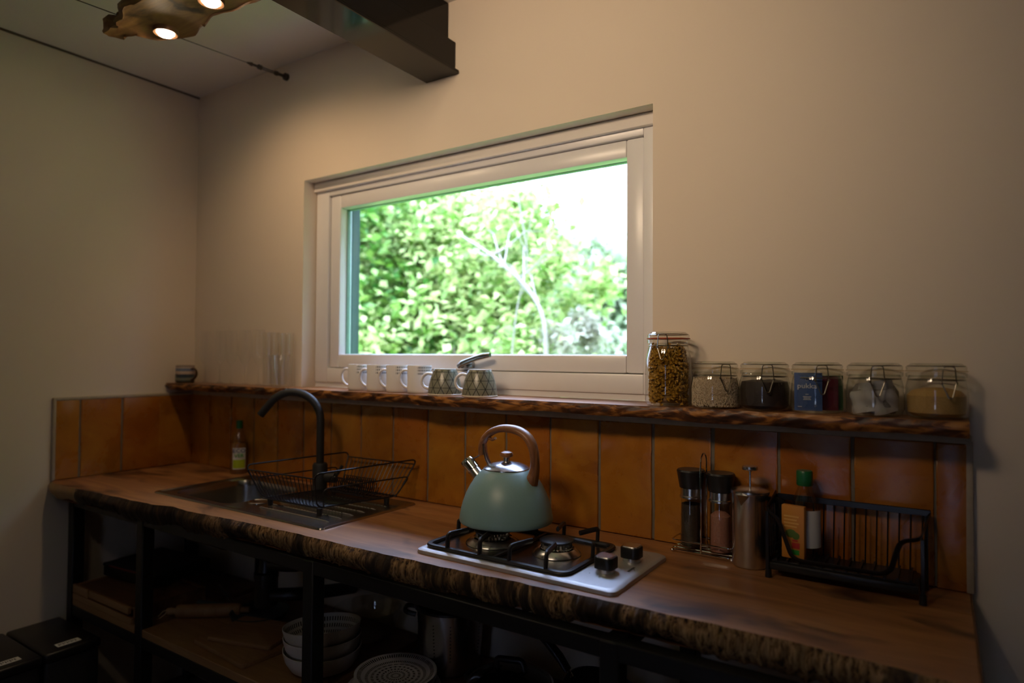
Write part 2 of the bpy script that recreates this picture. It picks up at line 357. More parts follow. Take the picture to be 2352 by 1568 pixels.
# ------------------------------------------------------------------ room shell
X1, YF, ZC = 4.4, -3.6, 2.49
WX0, WX1, WZ0, WZ1 = .715, 2.093, 1.205, 2.02; WT = .26
b = B(); b.box(-.2, X1+.2, YF-.2, WT, -.15, 0); struct(b.make('floor', M_floor, smooth=0))
b = B(); b.box(-.2, X1+.2, YF-.2, WT, ZC, ZC+.15); struct(b.make('ceiling', M_ceil, smooth=0))
b = B()
b.box(-.2, WX0, 0, WT, 0, ZC); b.box(WX1, X1+.2, 0, WT, 0, ZC); b.box(WX0, WX1, 0, WT, 0, WZ0); b.box(WX0, WX1, 0, WT, WZ1, ZC)
bmesh.ops.remove_doubles(b.bm, verts=b.bm.verts, dist=1e-5)
wall_back = struct(b.make('wall_back', M_wall, smooth=0))
b = B(); b.box(-.2, 0, YF, 0, 0, ZC); wall_left = struct(b.make('wall_left', M_wall, smooth=0))
M_dkwall = mat_wood('dark_timber_lining', (.16, .09, .05), (.07, .038, .02), (6, 6, .8), .6)  # dark wood given to the unseen walls to cut bounced light
b = B(); b.box(X1, X1+.2, YF, 0, 0, ZC); struct(b.make('wall_right', M_dkwall, smooth=0))
DX0, DX1 = 2.28, 2.74
b = B(); b.box(-.2, DX0, YF-.2, YF, 0, ZC); b.box(DX1, X1+.2, YF-.2, YF, 0, ZC); b.box(DX0, DX1, YF-.2, YF, 2.05, ZC); bmesh.ops.remove_doubles(b.bm, verts=b.bm.verts, dist=1e-5); struct(b.make('wall_front', M_dkwall, smooth=0))
dr = bpy.data.objects.new('door_1', None); COL.objects.link(dr); dr.location = (DX0, YF-.1, 0); struct(dr)
b = B()
for a_ in (.001, .41): b.box(a_, a_+.049, -.03, .03, .001, 2.049, .004)
for a_ in (.001, 1.98, .98): b.box(.05, .41, -.03, .03, a_, a_+.069, .004)
b.make('door_frame', M_steelb, dr)
b = B(); b.box(.048, .412, -.003, .003, .065, 1.985); b.make('glass_pane', M_pane, dr, smooth=0)
# cove seam line of the ceiling board along the left wall
b = B(); b.box(0, .008, YF, 0, ZC-.006, ZC); struct(b.make('trim_1', simple('dark_seam', (.12, .09, .07), .8), smooth=0))

# window: outer frame, opening sash, pane, handle
win = thing('window_1', 'white framed kitchen window', 'window'); del win['category']; del win['label']; struct(win)
def frame(b, x0, x1, z0, z1, y0, y1, wl, wr, wb, wt, bev=.004):
    b.box(x0, x0+wl, y0, y1, z0, z1, bev, 2); b.box(x1-wr, x1, y0, y1, z0, z1, bev, 2)
    b.box(x0+wl-.001, x1-wr+.001, y0, y1, z0, z0+wb, bev, 2); b.box(x0+wl-.001, x1-wr+.001, y0, y1, z1-wt, z1, bev, 2)
b = B(); frame(b, WX0+.002, WX1-.002, 1.262, WZ1-.002, .058, .13, .069, .048, .054, .054); b.make('frame', M_upvc, win)
b = B(); b.box(WX0+.002, WX1-.002, .064, .13, 1.2452, 1.263); b.make('sill_panel', M_upvc, win)
b = B(); b.box(WX0+.001, WX1-.001, .045, .06, 1.984, WZ1-.001, .002); b.make('head_packer', M_reveal, win)
sash = B(); frame(sash, .790, 2.042, 1.318, 1.963, .066, .125, .052, .052, .050, .050, .006); sash = sash.make('sash', M_upvc, win)
b = B(); frame(b, .781, 2.050, 1.308, 1.974, .1, .128, .020, .020, .020, .020, 0); b.make('gasket', M_gasket, win, smooth=0)
b = B(); frame(b, .838, 1.994, 1.364, 1.917, .098, .118, .008, .008, .006, .006, .002); b.make('bead', simple('green_grey_spacer', (.20, .34, .26), .4), sash)
b = B(); b.box(.842, 1.99, .110, .113, 1.366, 1.914); b.make('glass_pane', M_pane, sash, smooth=0)
hd = B(); hd.box(1.425, 1.475, .05, .066, 1.325, 1.345, .003, 2); hd.cyl((1.45, .055, 1.335), (1.45, .03, 1.335), .011, n=16)
hd.tube(fillet([(1.445, .032, 1.333), (1.47, .024, 1.345), (1.55, .022, 1.368), (1.585, .024, 1.370)], .02), [(.009, .006)]*5+[(.010, .006)]*7, n=10, flat=(0, 0, 1)) if False else hd.tube([(1.437, .030, 1.330), (1.455, .027, 1.340), (1.48, .025, 1.348), (1.51, .024, 1.357), (1.54, .024, 1.364), (1.562, .025, 1.367)], [.008, .010, .009, .0085, .009, .007], n=10)
hd.make('handle', simple('satin_chrome', (.35, .36, .33), .25, 1), sash)

b = B(); M_lin = simple('dark_green_cladding', (.012, .045, .028), .7)
b.box(WX0+.0005, WX0+.003, .1305, WT+.02, WZ0+.05, WZ1-.0005); b.box(WX1-.014, WX1-.0005, .1305, WT+.02, WZ0+.05, WZ1-.0005); b.box(WX0+.003, WX1-.014, .1305, WT+.02, WZ1-.004, WZ1-.0005); b.make('outer_lining', M_lin, win, smooth=0)

# backsplash tiles
TW, TH, TY = .15, .291, .012
random.seed(3)
def tile_mesh(w, h):
    b = B(); b.box(-w/2, w/2, -TY, 0, 0, h); bm = b.bm
    bmesh.ops.subdivide_edges(bm, edges=[e for e in bm.edges if abs(e.verts[0].co.z-e.verts[1].co.z) > .1], cuts=3)
    f = [q for q in bm.faces if abs(q.normal.y) > .9 and q.calc_center_median().y < -.006]
    bmesh.ops.bevel(bm, geom=list(set(e for q in bm.faces for e in q.edges if len([v for v in e.verts if v.co.y < -.006]) == 2 and (all(abs(abs(v.co.x)-w/2) < 1e-5 for v in e.verts) or all(v.co.z < 1e-5 for v in e.verts) or all(v.co.z > h-1e-5 for v in e.verts)))), offset=.0035, segments=2, affect='EDGES', profile=.6)
    for v in bm.verts:
        v.co.x += random.uniform(-.0010, .0010); v.co.z += random.uniform(-.0008, .0008)
    me = bpy.data.meshes.new('tile'); bmesh.ops.recalc_face_normals(bm, faces=bm.faces); bm.to_mesh(me); bm.free()
    me.polygons.foreach_set('use_smooth', [True]*len(me.polygons)); me.set_sharp_from_angle(angle=math.radians(50)); me.materials.append(M_tile); return me
tms = [tile_mesh(TW-.007, TH) for _ in range(5)]; tm_last = tile_mesh(.0585-.007+.004, TH); tm_left = tile_mesh(.084-.006, TH)
for k in range(19):
    me = tm_last if k == 18 else tms[k % 5]
    o = bpy.data.objects.new('tile', me); COL.objects.link(o); o.parent = wall_back
    cx = (k+.5)*TW if k < 18 else 18*TW+.0285
    o.location = (cx+(.012 if k == 0 else 0)*0, -.004+random.uniform(-.001, .0006), .902); o.rotation_euler = (random.uniform(-.004, .004), random.uniform(-.003, .003), random.uniform(-.006, .006))
for k in range(4):
    me = tm_left if k == 3 else tms[(k+2) % 5]
    o = bpy.data.objects.new('tile', me); COL.objects.link(o); o.parent = wall_left
    cy = -(k+.5)*TW if k < 3 else -.45-.042
    o.location = (.004, cy-(.012 if k == 0 else 0), .902); o.rotation_euler = (0, random.uniform(-.003, .003), PI/2+random.uniform(-.006, .006))
b = B(); b.box(0.001, 2.758, -.0115, -.0002, .902, 1.199, .002); b.make('grout', M_grout, wall_back)
b = B(); b.box(.0002, .0115, -.5355, -.012, .902, 1.199, .002); b.make('grout', M_grout, wall_left)
b = B(); b.box(.016, 2.76, -.020, -.0002, 1.193, 1.2125, .005, 2); b.box(2.748, 2.762, -.018, -.0002, .90, 1.2, .004, 2); b.make('tile_trim', M_trim, wall_back)
b = B(); b.box(.0002, .018, -.5375, -.0165, 1.190, 1.2025, .005, 2); b.box(.0002, .018, -.5405, -.5285, .90, 1.2025, .005, 2); b.make('tile_trim', M_trim, wall_left)

# black ceiling beam
bm_ = thing('ceiling_beam', 'black painted timber beam running under the ceiling to the window wall', 'beam', (1.387, -1.7, 2.25))
b = B(); b.box(-.068, .067, -1.88, 1.699, 0, .012, .002); b.make('bottom_board', M_beam, bm_)
b = B(); b.box(-.064, .052, -1.88, 1.698, .012, .105, .002); b.make('lower_rail', M_beam, bm_)
b = B(); b.box(-.064, .022, -1.88, 1.698, .105, .239, .002); b.make('upper_rail', M_beam, bm_)

# tension cable and turnbuckle
cb = thing('tension_cable', 'thin steel cable with a turnbuckle strung below the ceiling', 'cable', (.606, 0, 2.439))
b = B(); b.cyl((0, -.17, -.009), (0, -3.55, -.19), .0016, n=8); b.make('cable', simple('dull_steel_cable', (.10, .09, .08), .5, .6), cb)
b = B(); b.cyl((0, -.012, 0), (0, -.05, -.002), .006, n=10); b.cyl((0, -.001, 0), (0, -.012, 0), .014, n=12)
b.tube([(.007, -.05, -.002), (.007, -.12, -.006)], .0022, 6); b.tube([(-.007, -.05, -.002), (-.007, -.12, -.006)], .0022, 6)
b.cyl((0, -.045, -.002), (0, -.055, -.002), .009, n=8); b.cyl((0, -.115, -.006), (0, -.128, -.006), .009, n=8); b.cyl((0, -.128, -.006), (0, -.155, -.008), .005, n=8); b.cyl((0, -.155, -.008), (0, -.175, -.009), .008, .003, n=8)
b.make('turnbuckle', simple('dark_steel', (.09, .08, .07), .5, .6), cb)

# driftwood spot bars
def drift(name, label, x0, spots, y0, power=SPOT_W, cone=128, blend=.5, aim=None, soft=.026, color=(1, .66, .37)):
    t = thing(name, label, 'lamp', (x0, y0, 2.36))
    out = [(-.20, -.07), (-.155, -.035), (-.12, -.045), (-.09, .0), (-.02, .075), (.08, .085), (.16, .055), (.30, .05), (.42, .068), (.50, .03), (.53, -.03), (.49, -.075), (.36, -.10), (.22, -.085), (.12, -.118), (.02, -.125), (-.06, -.10), (-.10, -.085), (-.15, -.105)]
    P = fillet_loop([(x, y, 0) for x, y in out], .05, 3)
    b = B(); rows = []
    for z, s, ox in ((0.006, .93, 0), (0, .97, 0), (.012, 1, 0), (.034, .98, 0), (.045, .92, 0)):
        rows.append([b.bm.verts.new((.15+(p.x-.15)*s+.006*math.sin(7*i+z*90), p.y*s+.006*math.cos(5*i+z*70), z+.006*math.sin(p.x*13))) for i, p in enumerate(P)])
    for a, c in zip(rows, rows[1:]): b.skin(a, c)
    b.bm.faces.new(rows[0][::-1]); b.bm.faces.new(rows[-1]); b.make('wood_slab', M_drift, t, smooth=60)
    for (sx, sy) in spots:
        b = B(); b.lathe([(.026, .004), (.026, -.006), (.034, -.008), (.036, -.002), (.036, .008)], 24, (sx, sy, 0)); r = b.make('spot_ring', M_lampring, t)
        b = B(); b.lathe([(.0255, .002), (.0245, -.006), (.019, -.0125), (.010, -.016), (0, -.017)], 24, (sx, sy, 0)); b.make('lit_bulb', M_lampglow, r)
        ld = bpy.data.lights.new('spot_light', 'SPOT'); lo = bpy.data.objects.new('spot_light', ld); COL.objects.link(lo); lo.parent = r; lo.location = (sx, sy, -.022)
        ld.energy = power; ld.color = color; ld.spot_size = math.radians(cone); ld.spot_blend = blend; ld.shadow_soft_size = soft
        if aim: lo.rotation_euler = (Vector(aim)+Vector((sx, 0, 0))-Vector((x0+sx, y0+sy, 2.35))).to_track_quat('-Z', 'Y').to_euler()
    for sx in (-.02, .40):
        b = B(); b.cyl((sx, -.02, .04), (sx, -.02, .13), .004, n=8); b.make('hanger_rod', M_steelb, t)
    return t
drift('driftwood_lamp', 'driftwood ceiling lamp with lit recessed spotlights, left of the black beam', .72, [(.0, .015), (.285, -.01)], -.548, SPOT_W, 116, .85, (.62, .15, 1.4))
drift('driftwood_lamp', 'driftwood ceiling lamp with two tilted spotlights, over the room behind the viewer', 1.68, [(.0, .015), (.385, -.01)], -1.75, 40, 78, 1.0, (1.60, 0, 1.93), .15, (1, .74, .50))

# ------------------------------------------------------------------ shelf under the window
SZ = 1.245
sh = thing('window_shelf', 'long rustic live-edge wooden shelf below the window', 'shelf', (0, 0, 1.219))
random.seed(11)
def sfront(x): return -.122-.006*math.sin(x*5.3)-.004*math.sin(x*13+1)-.0025*math.sin(x*31)
b = B(); N = 200; T = []; Bt = []; Bk = []
for i in range(N+1):
    x = .002+2.752*i/N; y = sfront(x); T.append(b.bm.verts.new((x, y+.004, SZ-1.219))); Bk.append(b.bm.verts.new((x, -.0005, SZ-1.219))); Bt.append(b.bm.verts.new((x, -.0005, 0)))
    b.bm.verts.ensure_lookup_table()
U = [b.bm.verts.new((.002+2.752*i/N, sfront(.002+2.752*i/N)+.014, 0)) for i in range(N+1)]
for i in range(N): b.quad([T[i], T[i+1], Bk[i+1], Bk[i]]); b.quad([Bk[i], Bk[i+1], Bt[i+1], Bt[i]]); b.quad([Bt[i], Bt[i+1], U[i+1], U[i]])
b.quad([T[0], Bk[0], Bt[0], U[0]]); b.quad([T[N], Bk[N], Bt[N], U[N]])
b.box(WX0+.002, WX1-.002, -.0005, .0635, .001, SZ-1.219); b.make('board', M_shelfwood, sh, smooth=0)
b = B(); rows = []; K = 7
for k in range(K+1):
    s = k/K; row = []
    for i in range(401):
        x = .002+2.752*i/400; y = sfront(x)+.004*(1-s)+.012*s-.007*math.sin(PI*s)+.0016*math.sin(x*90+k*1.3)+random.uniform(-.0009, .0009)
        row.append(b.bm.verts.new((x, y, (SZ-1.219)*(1-s)-.0018*s*x-.0015*s*(math.sin(x*9)+math.sin(x*23)))))
    rows.append(row)
for k in range(K):
    for i in range(400): b.quad([rows[k][i], rows[k][i+1], rows[k+1][i+1], rows[k+1][i]])
b.make('live_edge', M_shelfedge, sh, smooth=60)

# ------------------------------------------------------------------ worktop
FE = [(0, -.535), (.06, -.552), (.20, -.552), (.352, -.542), (.53, -.535), (.665, -.528), (.759, -.508), (.873, -.512), (1.0, -.50), (1.138, -.492), (1.381, -.487), (1.556, -.487), (1.78, -.480), (1.997, -.467), (2.202, -.455), (2.493, -.449), (2.709, -.459), (2.76, -.462)]
def ffront(x):
    for (a, ya), (c, yc) in zip(FE, FE[1:]):
        if x <= c: t = (x-a)/(c-a); t = t*t*(3-2*t); return ya+(yc-ya)*t-.0012*math.sin(x*47)-.0008*math.sin(x*113)
    return FE[-1][1]
ZT = .9; wt = thing('worktop', 'thick live-edge oak kitchen worktop with sink and hob let in', 'worktop', (0, 0, .84))
def local(z): return z-.84
SX0, SX1, SY0, SY1 = .505, 1.345, -.432, -.055        # sink
CX0, CX1, CY0, CY1 = SX0+.02, SX1-.02, SY0+.02, SY1-.02
SEAM = -.143; SL = .055
b = B()
def slab(x0, x1, y0, y1): b.box(x0, x1, y0, y1, local(ZT-SL), local(ZT))
slab(.001, CX0, CY0, SEAM-.0006); slab(CX1, 2.754, CY0, SEAM-.0006)
N = 240; T = []; Tb = []; Bb = []; Bf = []
for i in range(N+1):
    x = .001+2.753*i/N; y = ffront(x); T.append(b.bm.verts.new((x, y+.003, local(ZT)))); Tb.append(b.bm.verts.new((x, CY0, local(ZT)))); Bb.append(b.bm.verts.new((x, CY0, local(ZT-SL)))); Bf.append(b.bm.verts.new((x, y+.012, local(ZT-SL))))
for i in range(N): b.quad([T[i], T[i+1], Tb[i+1], Tb[i]]); b.quad([Tb[i], Tb[i+1], Bb[i+1], Bb[i]]); b.quad([Bb[i], Bb[i+1], Bf[i+1], Bf[i]])
b.quad([T[0], Tb[0], Bb[0], Bf[0]]); b.quad([T[N], Tb[N], Bb[N], Bf[N]])
b.make('front_board', M_top, wt, smooth=0)
b = B(); slab(.001, CX0, SEAM+.0006, -.001); slab(CX1, 2.754, SEAM+.0006, -.001); b.box(CX0, CX1, CY1, -.001, local(ZT-SL), local(ZT)); b.make('rear_board', M_top, wt, smooth=0)
def edge_strip(x0, x1, n, K, rough, name, mat, thick0=.058):
    b = B(); rows = []
    ph = [random.uniform(0, 6) for _ in range(8)]
    def low(x): return thick0+.006*math.sin(x*6+ph[0])+.005*math.sin(x*17+ph[1])+.0035*math.sin(x*41+ph[2])+rough*2*math.sin(x*190+ph[3])*abs(math.sin(x*23))
    for k in range(K+1):
        s = k/K; row = []
        for i in range(n+1):
            x = x0+(x1-x0)*i/n
            rid = rough*(math.sin(x*260+3*s+ph[4])+.8*math.sin(x*431+ph[5]+2*s)+.6*math.sin(x*97+5*s+ph[6]))*min(1, s*4)
            y = ffront(x)+.003*(1-s)-.014*math.sin(PI*min(1, s*1.15))*(.7+.3*math.sin(x*11+ph[7]))+.013*s**3+rid+random.uniform(-.4, .4)*rough*(s > 0)
            row.append(b.bm.verts.new((x, y, local(ZT)-low(x)*s)))
        rows.append(row)
    rows.append([b.bm.verts.new((v.co.x, v.co.y+.04, v.co.z+.002)) for v in rows[-1]])
    for k in range(len(rows)-1):
        for i in range(n): b.quad([rows[k][i], rows[k][i+1], rows[k+1][i+1], rows[k+1][i]])
    return b.make(name, mat, wt, smooth=70)
random.seed(5)
edge_strip(.225, 2.754, 1500, 12, .0014, 'bark_edge', M_bark)
edge_strip(.001, .235, 40, 6, .0003, 'bare_edge', M_skin, .052)
b = B(); b.box(2.754, 2.758, -.458, -.002, local(ZT-.055), local(ZT)-.001, .001); b.make('end_cap', M_brown, wt)

# black steel frame with shelves
fr = thing('steel_counter_frame', 'black square-tube steel frame holding up the worktop and lower shelf', 'frame', (0, 0, 0))
LX = [.032, .518, 1.345, 2.180, 2.705]
for x in LX:
    for y in (-.49, -.05):
        b = B(); b.box(x, x+.04, y, y+.04, 0.001, .842, .003); b.make('leg', M_steelb, fr)
b = B(); b.box(.032, 2.745, -.488, -.452, .807, .8415, .002); b.make('front_rail', M_steelb, fr)
b = B(); b.box(.032, 2.745, -.05, -.012, .807, .8415, .002); b.make('rear_rail', M_steelb, fr)
for x in LX:
    b = B(); b.box(x+.002, x+.038, -.452, -.05, .807, .8415, .002); b.make('cross_rail', M_steelb, fr)
b = B(); b.box(.032, 2.745, -.486, -.452, .415, .452, .002); b.make('lower_front_rail', M_steelb, fr)
b = B(); b.box(.032, 2.745, -.05, -.014, .415, .452, .002); b.make('lower_rear_rail', M_steelb, fr)
ls = thing('lower_shelf', 'pale wooden shelf boards lying in the black steel frame', 'shelf', (0, 0, .453))
edges = [.072, .518, .558, 1.345, 1.385, 2.18, 2.22, 2.705]
for a, c in ((.075, .515), (.561, 1.342), (1.388, 2.177), (2.223, 2.702)):
    b = B(); b.box(a, c, -.488, -.250, 0, .025, .002); b.make('shelf_board', M_board, ls); b = B(); b.box(a, c, -.248, -.012, 0, .025, .002); b.make('shelf_board', M_brown, ls)
LZ = .478

# ------------------------------------------------------------------ sink and tap
sk = thing('sink', 'inset stainless steel sink with left bowl and ribbed drainer', 'sink', ((SX0+SX1)/2, (SY0+SY1)/2, ZT))
hx, hy = (SX1-SX0)/2, (SY1-SY0)/2; bcx, bcy, bhx, bhy, bd = -.205, -.012, .165, .142, .15
def rrect(cx, cy, hx, hy, r, n=6):
    out = []
    for (sx, sy, a) in ((1, 1, 0), (-1, 1, PI/2), (-1, -1, PI), (1, -1, 1.5*PI)):
        for k in range(n+1): t = a+PI/2*k/n; out.append((cx+sx*(hx-r)+r*math.cos(t), cy+sy*(hy-r)+r*math.sin(t)))
    return out
b = B()
o0 = [b.bm.verts.new((x, y, .0008)) for x, y in rrect(0, 0, hx, hy, .014)]
o1 = [b.bm.verts.new((x, y, .005)) for x, y in rrect(0, 0, hx-.002, hy-.002, .014)]
o2 = [b.bm.verts.new((x, y, .0055)) for x, y in rrect(0, 0, hx-.008, hy-.008, .014)]
o3 = [b.bm.verts.new((x, y, .0025)) for x, y in rrect(0, 0, hx-.013, hy-.013, .014)]
b.skin(o0, o1); b.skin(o1, o2); b.skin(o2, o3)
bw = []
for s, z, r in ((1.0, .0025, .05), (.985, -.004, .05), (.97, -.02, .05), (.93, -bd+.02, .05), (.86, -bd, .04)):
    bw.append([b.bm.verts.new((x, y, z)) for x, y in rrect(bcx, bcy, bhx*s, bhy*s, r)])
# deck between rim and bowl: triangulated fill
es = [b.bm.edges.new((o3[i], o3[(i+1) % len(o3)])) if not b.bm.edges.get((o3[i], o3[(i+1) % len(o3)])) else b.bm.edges.get((o3[i], o3[(i+1) % len(o3)])) for i in range(len(o3))]
for k in range(len(bw)-1): b.skin(bw[k], bw[k+1])
es += [b.bm.edges.get((bw[0][i], bw[0][(i+1) % len(bw[0])])) for i in range(len(bw[0]))]
bmesh.ops.triangle_fill(b.bm, edges=es, use_beauty=True)
b.bm.faces.new(bw[-1])
b.make('basin', M_ssd, sk, smooth=30)
for i in range(6):
    y = -.120+i*.044; x0 = .03+.012*abs(i-2.5); b = B()
    b.tube([(x0, y, .001), (x0+.01, y, .0042), (.36, y, .0032), (.375, y, .001)], [(.0015, .0015), (.0022, .002), (.0022, .002), (.0015, .0012)], 8); b.make('drainer_rib', M_chrome, sk)
b = B(); b.lathe([(0, -.002), (.018, -.002), (.03, .001), (.033, .003), (.036, .002), (.036, 0)], 28, (.0, -.075, .002)); b.make('overflow_ring', M_chrome, sk)
b = B(); b.lathe([(0, .0), (.03, .0), (.038, .003), (.040, .001)], 28, (bcx, bcy, -bd)); b.make('drain', M_chrome, sk)

tp = thing('kitchen_tap', 'matt black swan-neck mixer tap behind the sink', 'tap', (1.003, -.150, ZT+.003))
b = B(); b.lathe([(0, 0), (.027, 0), (.027, .006), (.024, .009), (.024, .10), (.021, .106), (.0, .107)], 28); b.make('body', M_blackm, tp)
d = Vector((-.833, -.553, 0)); R = .093; pts = [Vector((0, 0, z)) for z in (.10, .16, .22, .245)]
pts += [Vector((0, 0, .245)) + d*R + (-d)*R*math.cos(a) + Vector((0, 0, R*math.sin(a))) for a in [PI*k/16 for k in range(1, 14)]]
e = pts[-1]-pts[-2]; pts.append(pts[-1]+e.normalized()*.045)
b = B(); b.tube(pts, .0125, 16); b.make('spout', M_blackm, tp)
b = B(); b.cyl((.02, .008, .06), (.052, .02, .06), .017, n=20); b.tube([(.045, .018, .06), (.06, .022, .075), (.075, .028, .10)], [.006, .0055, .005], 10); b.make('lever', M_blackm, tp)

# ------------------------------------------------------------------ bottles, racks
def bottle(name, label, loc, H, r, cap_m, cap_r, glass, rz=0, neck=.012):
    t = thing(name, label, 'bottle', loc, rz)
    h = H-.028
    b = B(); b.lathe([(0, 0), (r*.9, .0), (r, .006), (r, h*.55), (r*.93, h*.64), (r*.6, h*.84), (neck, h*.95), (neck, h)], 28); b.make('body', glass, t)
    b = B(); b.lathe([(0, H), (cap_r*.9, H), (cap_r, H-.003), (cap_r, h-.002), (cap_r*.9, h-.004)], 24); b.make('cap', cap_m, t)
    return t
def curved_panel(r, a0, a1, z0, z1, n=10):
    b = B(); A = []; C = []
    for i in range(n+1):
        a = a0+(a1-a0)*i/n; A.append(b.bm.verts.new((r*math.cos(a), r*math.sin(a), z0))); C.append(b.bm.verts.new((r*math.cos(a), r*math.sin(a), z1)))
    for i in range(n): b.quad([A[i], A[i+1], C[i+1], C[i]])
    return b
M_soap = simple('amber_soap_bottle', (.26, .12, .035), .25)
def facing(ang, r, z): # frame for text on a vertical face pointing to world angle ang
    n = Vector((math.cos(ang), math.sin(ang), 0)); right = Vector((-math.sin(ang), math.cos(ang), 0))
    M = Matrix(((right.x, 0, n.x, n.x*r), (right.y, 0, n.y, n.y*r), (0, 1, 0, z), (0, 0, 0, 1))); return M
sb = bottle('dish_soap_bottle', 'dish soap bottle with green cap and lime ECO VER label beside the tap', (.402, -.045, ZT+.0005), .205, .033, M_green, .0125, M_amberliq)
b = B(); b.lathe([(0, .001), (.030, .001), (.0315, .006), (.0315, .10), (.028, .118), (0, .118)], 24); b.make('liquid', M_soap, sb)
aC = math.atan2(-1.54, 2.31)
b = curved_panel(.0336, aC-.75, aC+.75, .018, .100); b.make('label', M_labelw, sb)
b = curved_panel(.0338, aC-.70, aC+.70, .022, .055); b.make('label_lower', M_lime, sb)
text('ECO', .021, M_txtblue, sb, facing(aC, .0345, .089), sx=1.1); text('VER', .019, M_txtgreen, sb, facing(aC, .0345, .070), sx=1.05)

# dish rack on the drainer (black wire)
rk = thing('wire_dish_rack', 'black wire dish rack with looped rails standing on the sink drainer', 'dish rack', (1.13, -.2, ZT))
C0 = Vector((1.13, -.2, ZT))
TL, TR, BL_, BR_ = Vector((.921, -.37, 1.024)), Vector((1.231, -.362, 1.026)), Vector((1.015, -.035, 1.033)), Vector((1.325, -.035, 1.036))
bFL, bFR, bBL, bBR = Vector((.975, -.345, .925)), Vector((1.215, -.338, .925)), Vector((1.040, -.09, .925)), Vector((1.29, -.09, .925))
def bil(a, b_, c, d, u, v): return (a*(1-u)+b_*u)*(1-v)+(c*(1-u)+d*u)*v
def top(u, v, z=None):
    p = bil(TL, TR, BL_, BR_, u, v); p = p.copy()
    if z is not None: p.z = z
    return p
def bas(u, v, z=.925): p = bil(bFL, bFR, bBL, bBR, u, v).copy(); p.z = z; return p
def L(p): return Vector(p)-C0
W = .0022
for u in (0, 1):       # the two tall looped rails front to back
    b = B(); b.tube([L(p) for p in fillet_loop([bas(u, 0), top(u, 0), top(u, 1), bas(u, 1)], .022, 5)], W*1.15, 8, closed=True); b.make('side_rail', M_wire, rk)
for v in (0, 1):       # low end rails
    b = B(); q = [bil(bas(u, v), top(u, v), bas(u, v), top(u, v), .86, 0) for u in (0, 1)]
    b.tube([L(q[0]), L(q[1])], W, 8); b.tube([L(bas(0, v)), L(bas(1, v))], W, 8); b.make('end_rail', M_wire, rk)
b = B()                # U-shaped slats from front, over the base, to back
for i in range(1, 17):
    u = i/17; f = top(u, 0)*.84+bas(u, 0)*.16; k = top(u, 1)*.84+bas(u, 1)*.16
    b.tube([L(p) for p in fillet([f, bas(u, 0), bas(u, 1), k], .01, 3)], W*.62, 5)
b.make('slat_wires', M_wire, rk); rk.children[-1]['kind'] = 'stuff'
b = B()
for j in range(1, 8):
    v = j/8; b.tube([L(bas(0, v, .923)), L(bas(1, v, .923))], W*.62, 5)
b.make('cross_wires', M_wire, rk)
for v0, v1, u in ((.08, .92, -.03), (.06, .95, 1.03)):    # low outer side handles
    b = B(); b.tube([L(p) for p in fillet([bas(u, v0), top(u, v0, .982)*.75+bas(u, v0, .982)*.25, top(u, v1, .986)*.75+bas(u, v1, .986)*.25, bas(u, v1)], .02, 5)], W, 8); b.make('low_rail', M_wire, rk)
b = B()                # wavy plate divider
pts = []
for i in range(260):
    s = i/259; a = s*2*PI*16; p = bas(.35+.55*s, .62, .957+.024*math.sin(a)); p.x += .010*math.cos(a); p.y += .004*math.cos(a); pts.append(L(p))
b.tube(pts, W*.6, 5); pts = []
for i in range(260):
    s = i/259; a = s*2*PI*16; p = bas(.35+.55*s, .80, .957+.024*math.sin(a)); p.x += .010*math.cos(a); pts.append(L(p))
b.tube(pts, W*.6, 5); b.tube([L(bas(.33, .62, .934)), L(bas(.92, .62, .934))], W*.8, 6); b.tube([L(bas(.33, .80, .934)), L(bas(.92, .80, .934))], W*.8, 6); b.make('plate_divider', M_wire, rk)
for u, v in ((.10, .03), (1.02, .02), (1.02, .85), (.06, .85)):
    p = L(bas(u, v)); b = B(); b.cyl((p.x, p.y, .0042), (p.x, p.y, .024), .0075, .009, 12); b.make('foot', M_black, rk)

# ------------------------------------------------------------------ gas hob
hb = thing('gas_hob', 'two-burner stainless steel gas hob with black pan supports', 'hob', (1.93, -.287, ZT))
b = B()
HX, HY = .256, .146
r0 = [b.bm.verts.new((x, y, .0006)) for x, y in rrect(0, 0, HX, HY, .018)]
r1 = [b.bm.verts.new((x, y, .008)) for x, y in rrect(0, 0, HX-.001, HY-.001, .018)]
r2 = [b.bm.verts.new((x, y, .0115)) for x, y in rrect(0, 0, HX-.007, HY-.007, .016)]
r3 = [b.bm.verts.new((x, y, .011)) for x, y in rrect(0, 0, HX-.014, HY-.014, .014)]
b.skin(r0, r1); b.skin(r1, r2); b.skin(r2, r3); b.bm.faces.new(r3); b.make('hob_plate', M_hobsteel, hb, smooth=35)
WX = -.052  # well centre
b = B(); q0 = [b.bm.verts.new((x, y, .0118)) for x, y in rrect(WX, .0, .180, .115, .02)]; q1 = [b.bm.verts.new((x, y, .0112)) for x, y in rrect(WX, .0, .176, .111, .02)]; b.skin(q0, q1); b.bm.faces.new(q1); b.make('burner_well', M_ssd, hb)
b = B(); pt = fillet_loop([(WX-.188, -.122, .0155), (WX+.188, -.122, .0155), (WX+.188, .122, .0155), (WX-.188, .122, .0155)], .025, 5); b.tube(pt, [(.0075, .0055)]*len(pt), 8, closed=True, flat=(0, 1, 0)); b.make('support_frame', M_castiron, hb)
b = B(); b.box(WX-.004, WX+.004, -.122, .122, .0125, .019, .001); b.make('centre_bar', M_castiron, hb)
BUR = [(-.130, -.005, .046), (.042, .005, .040)]
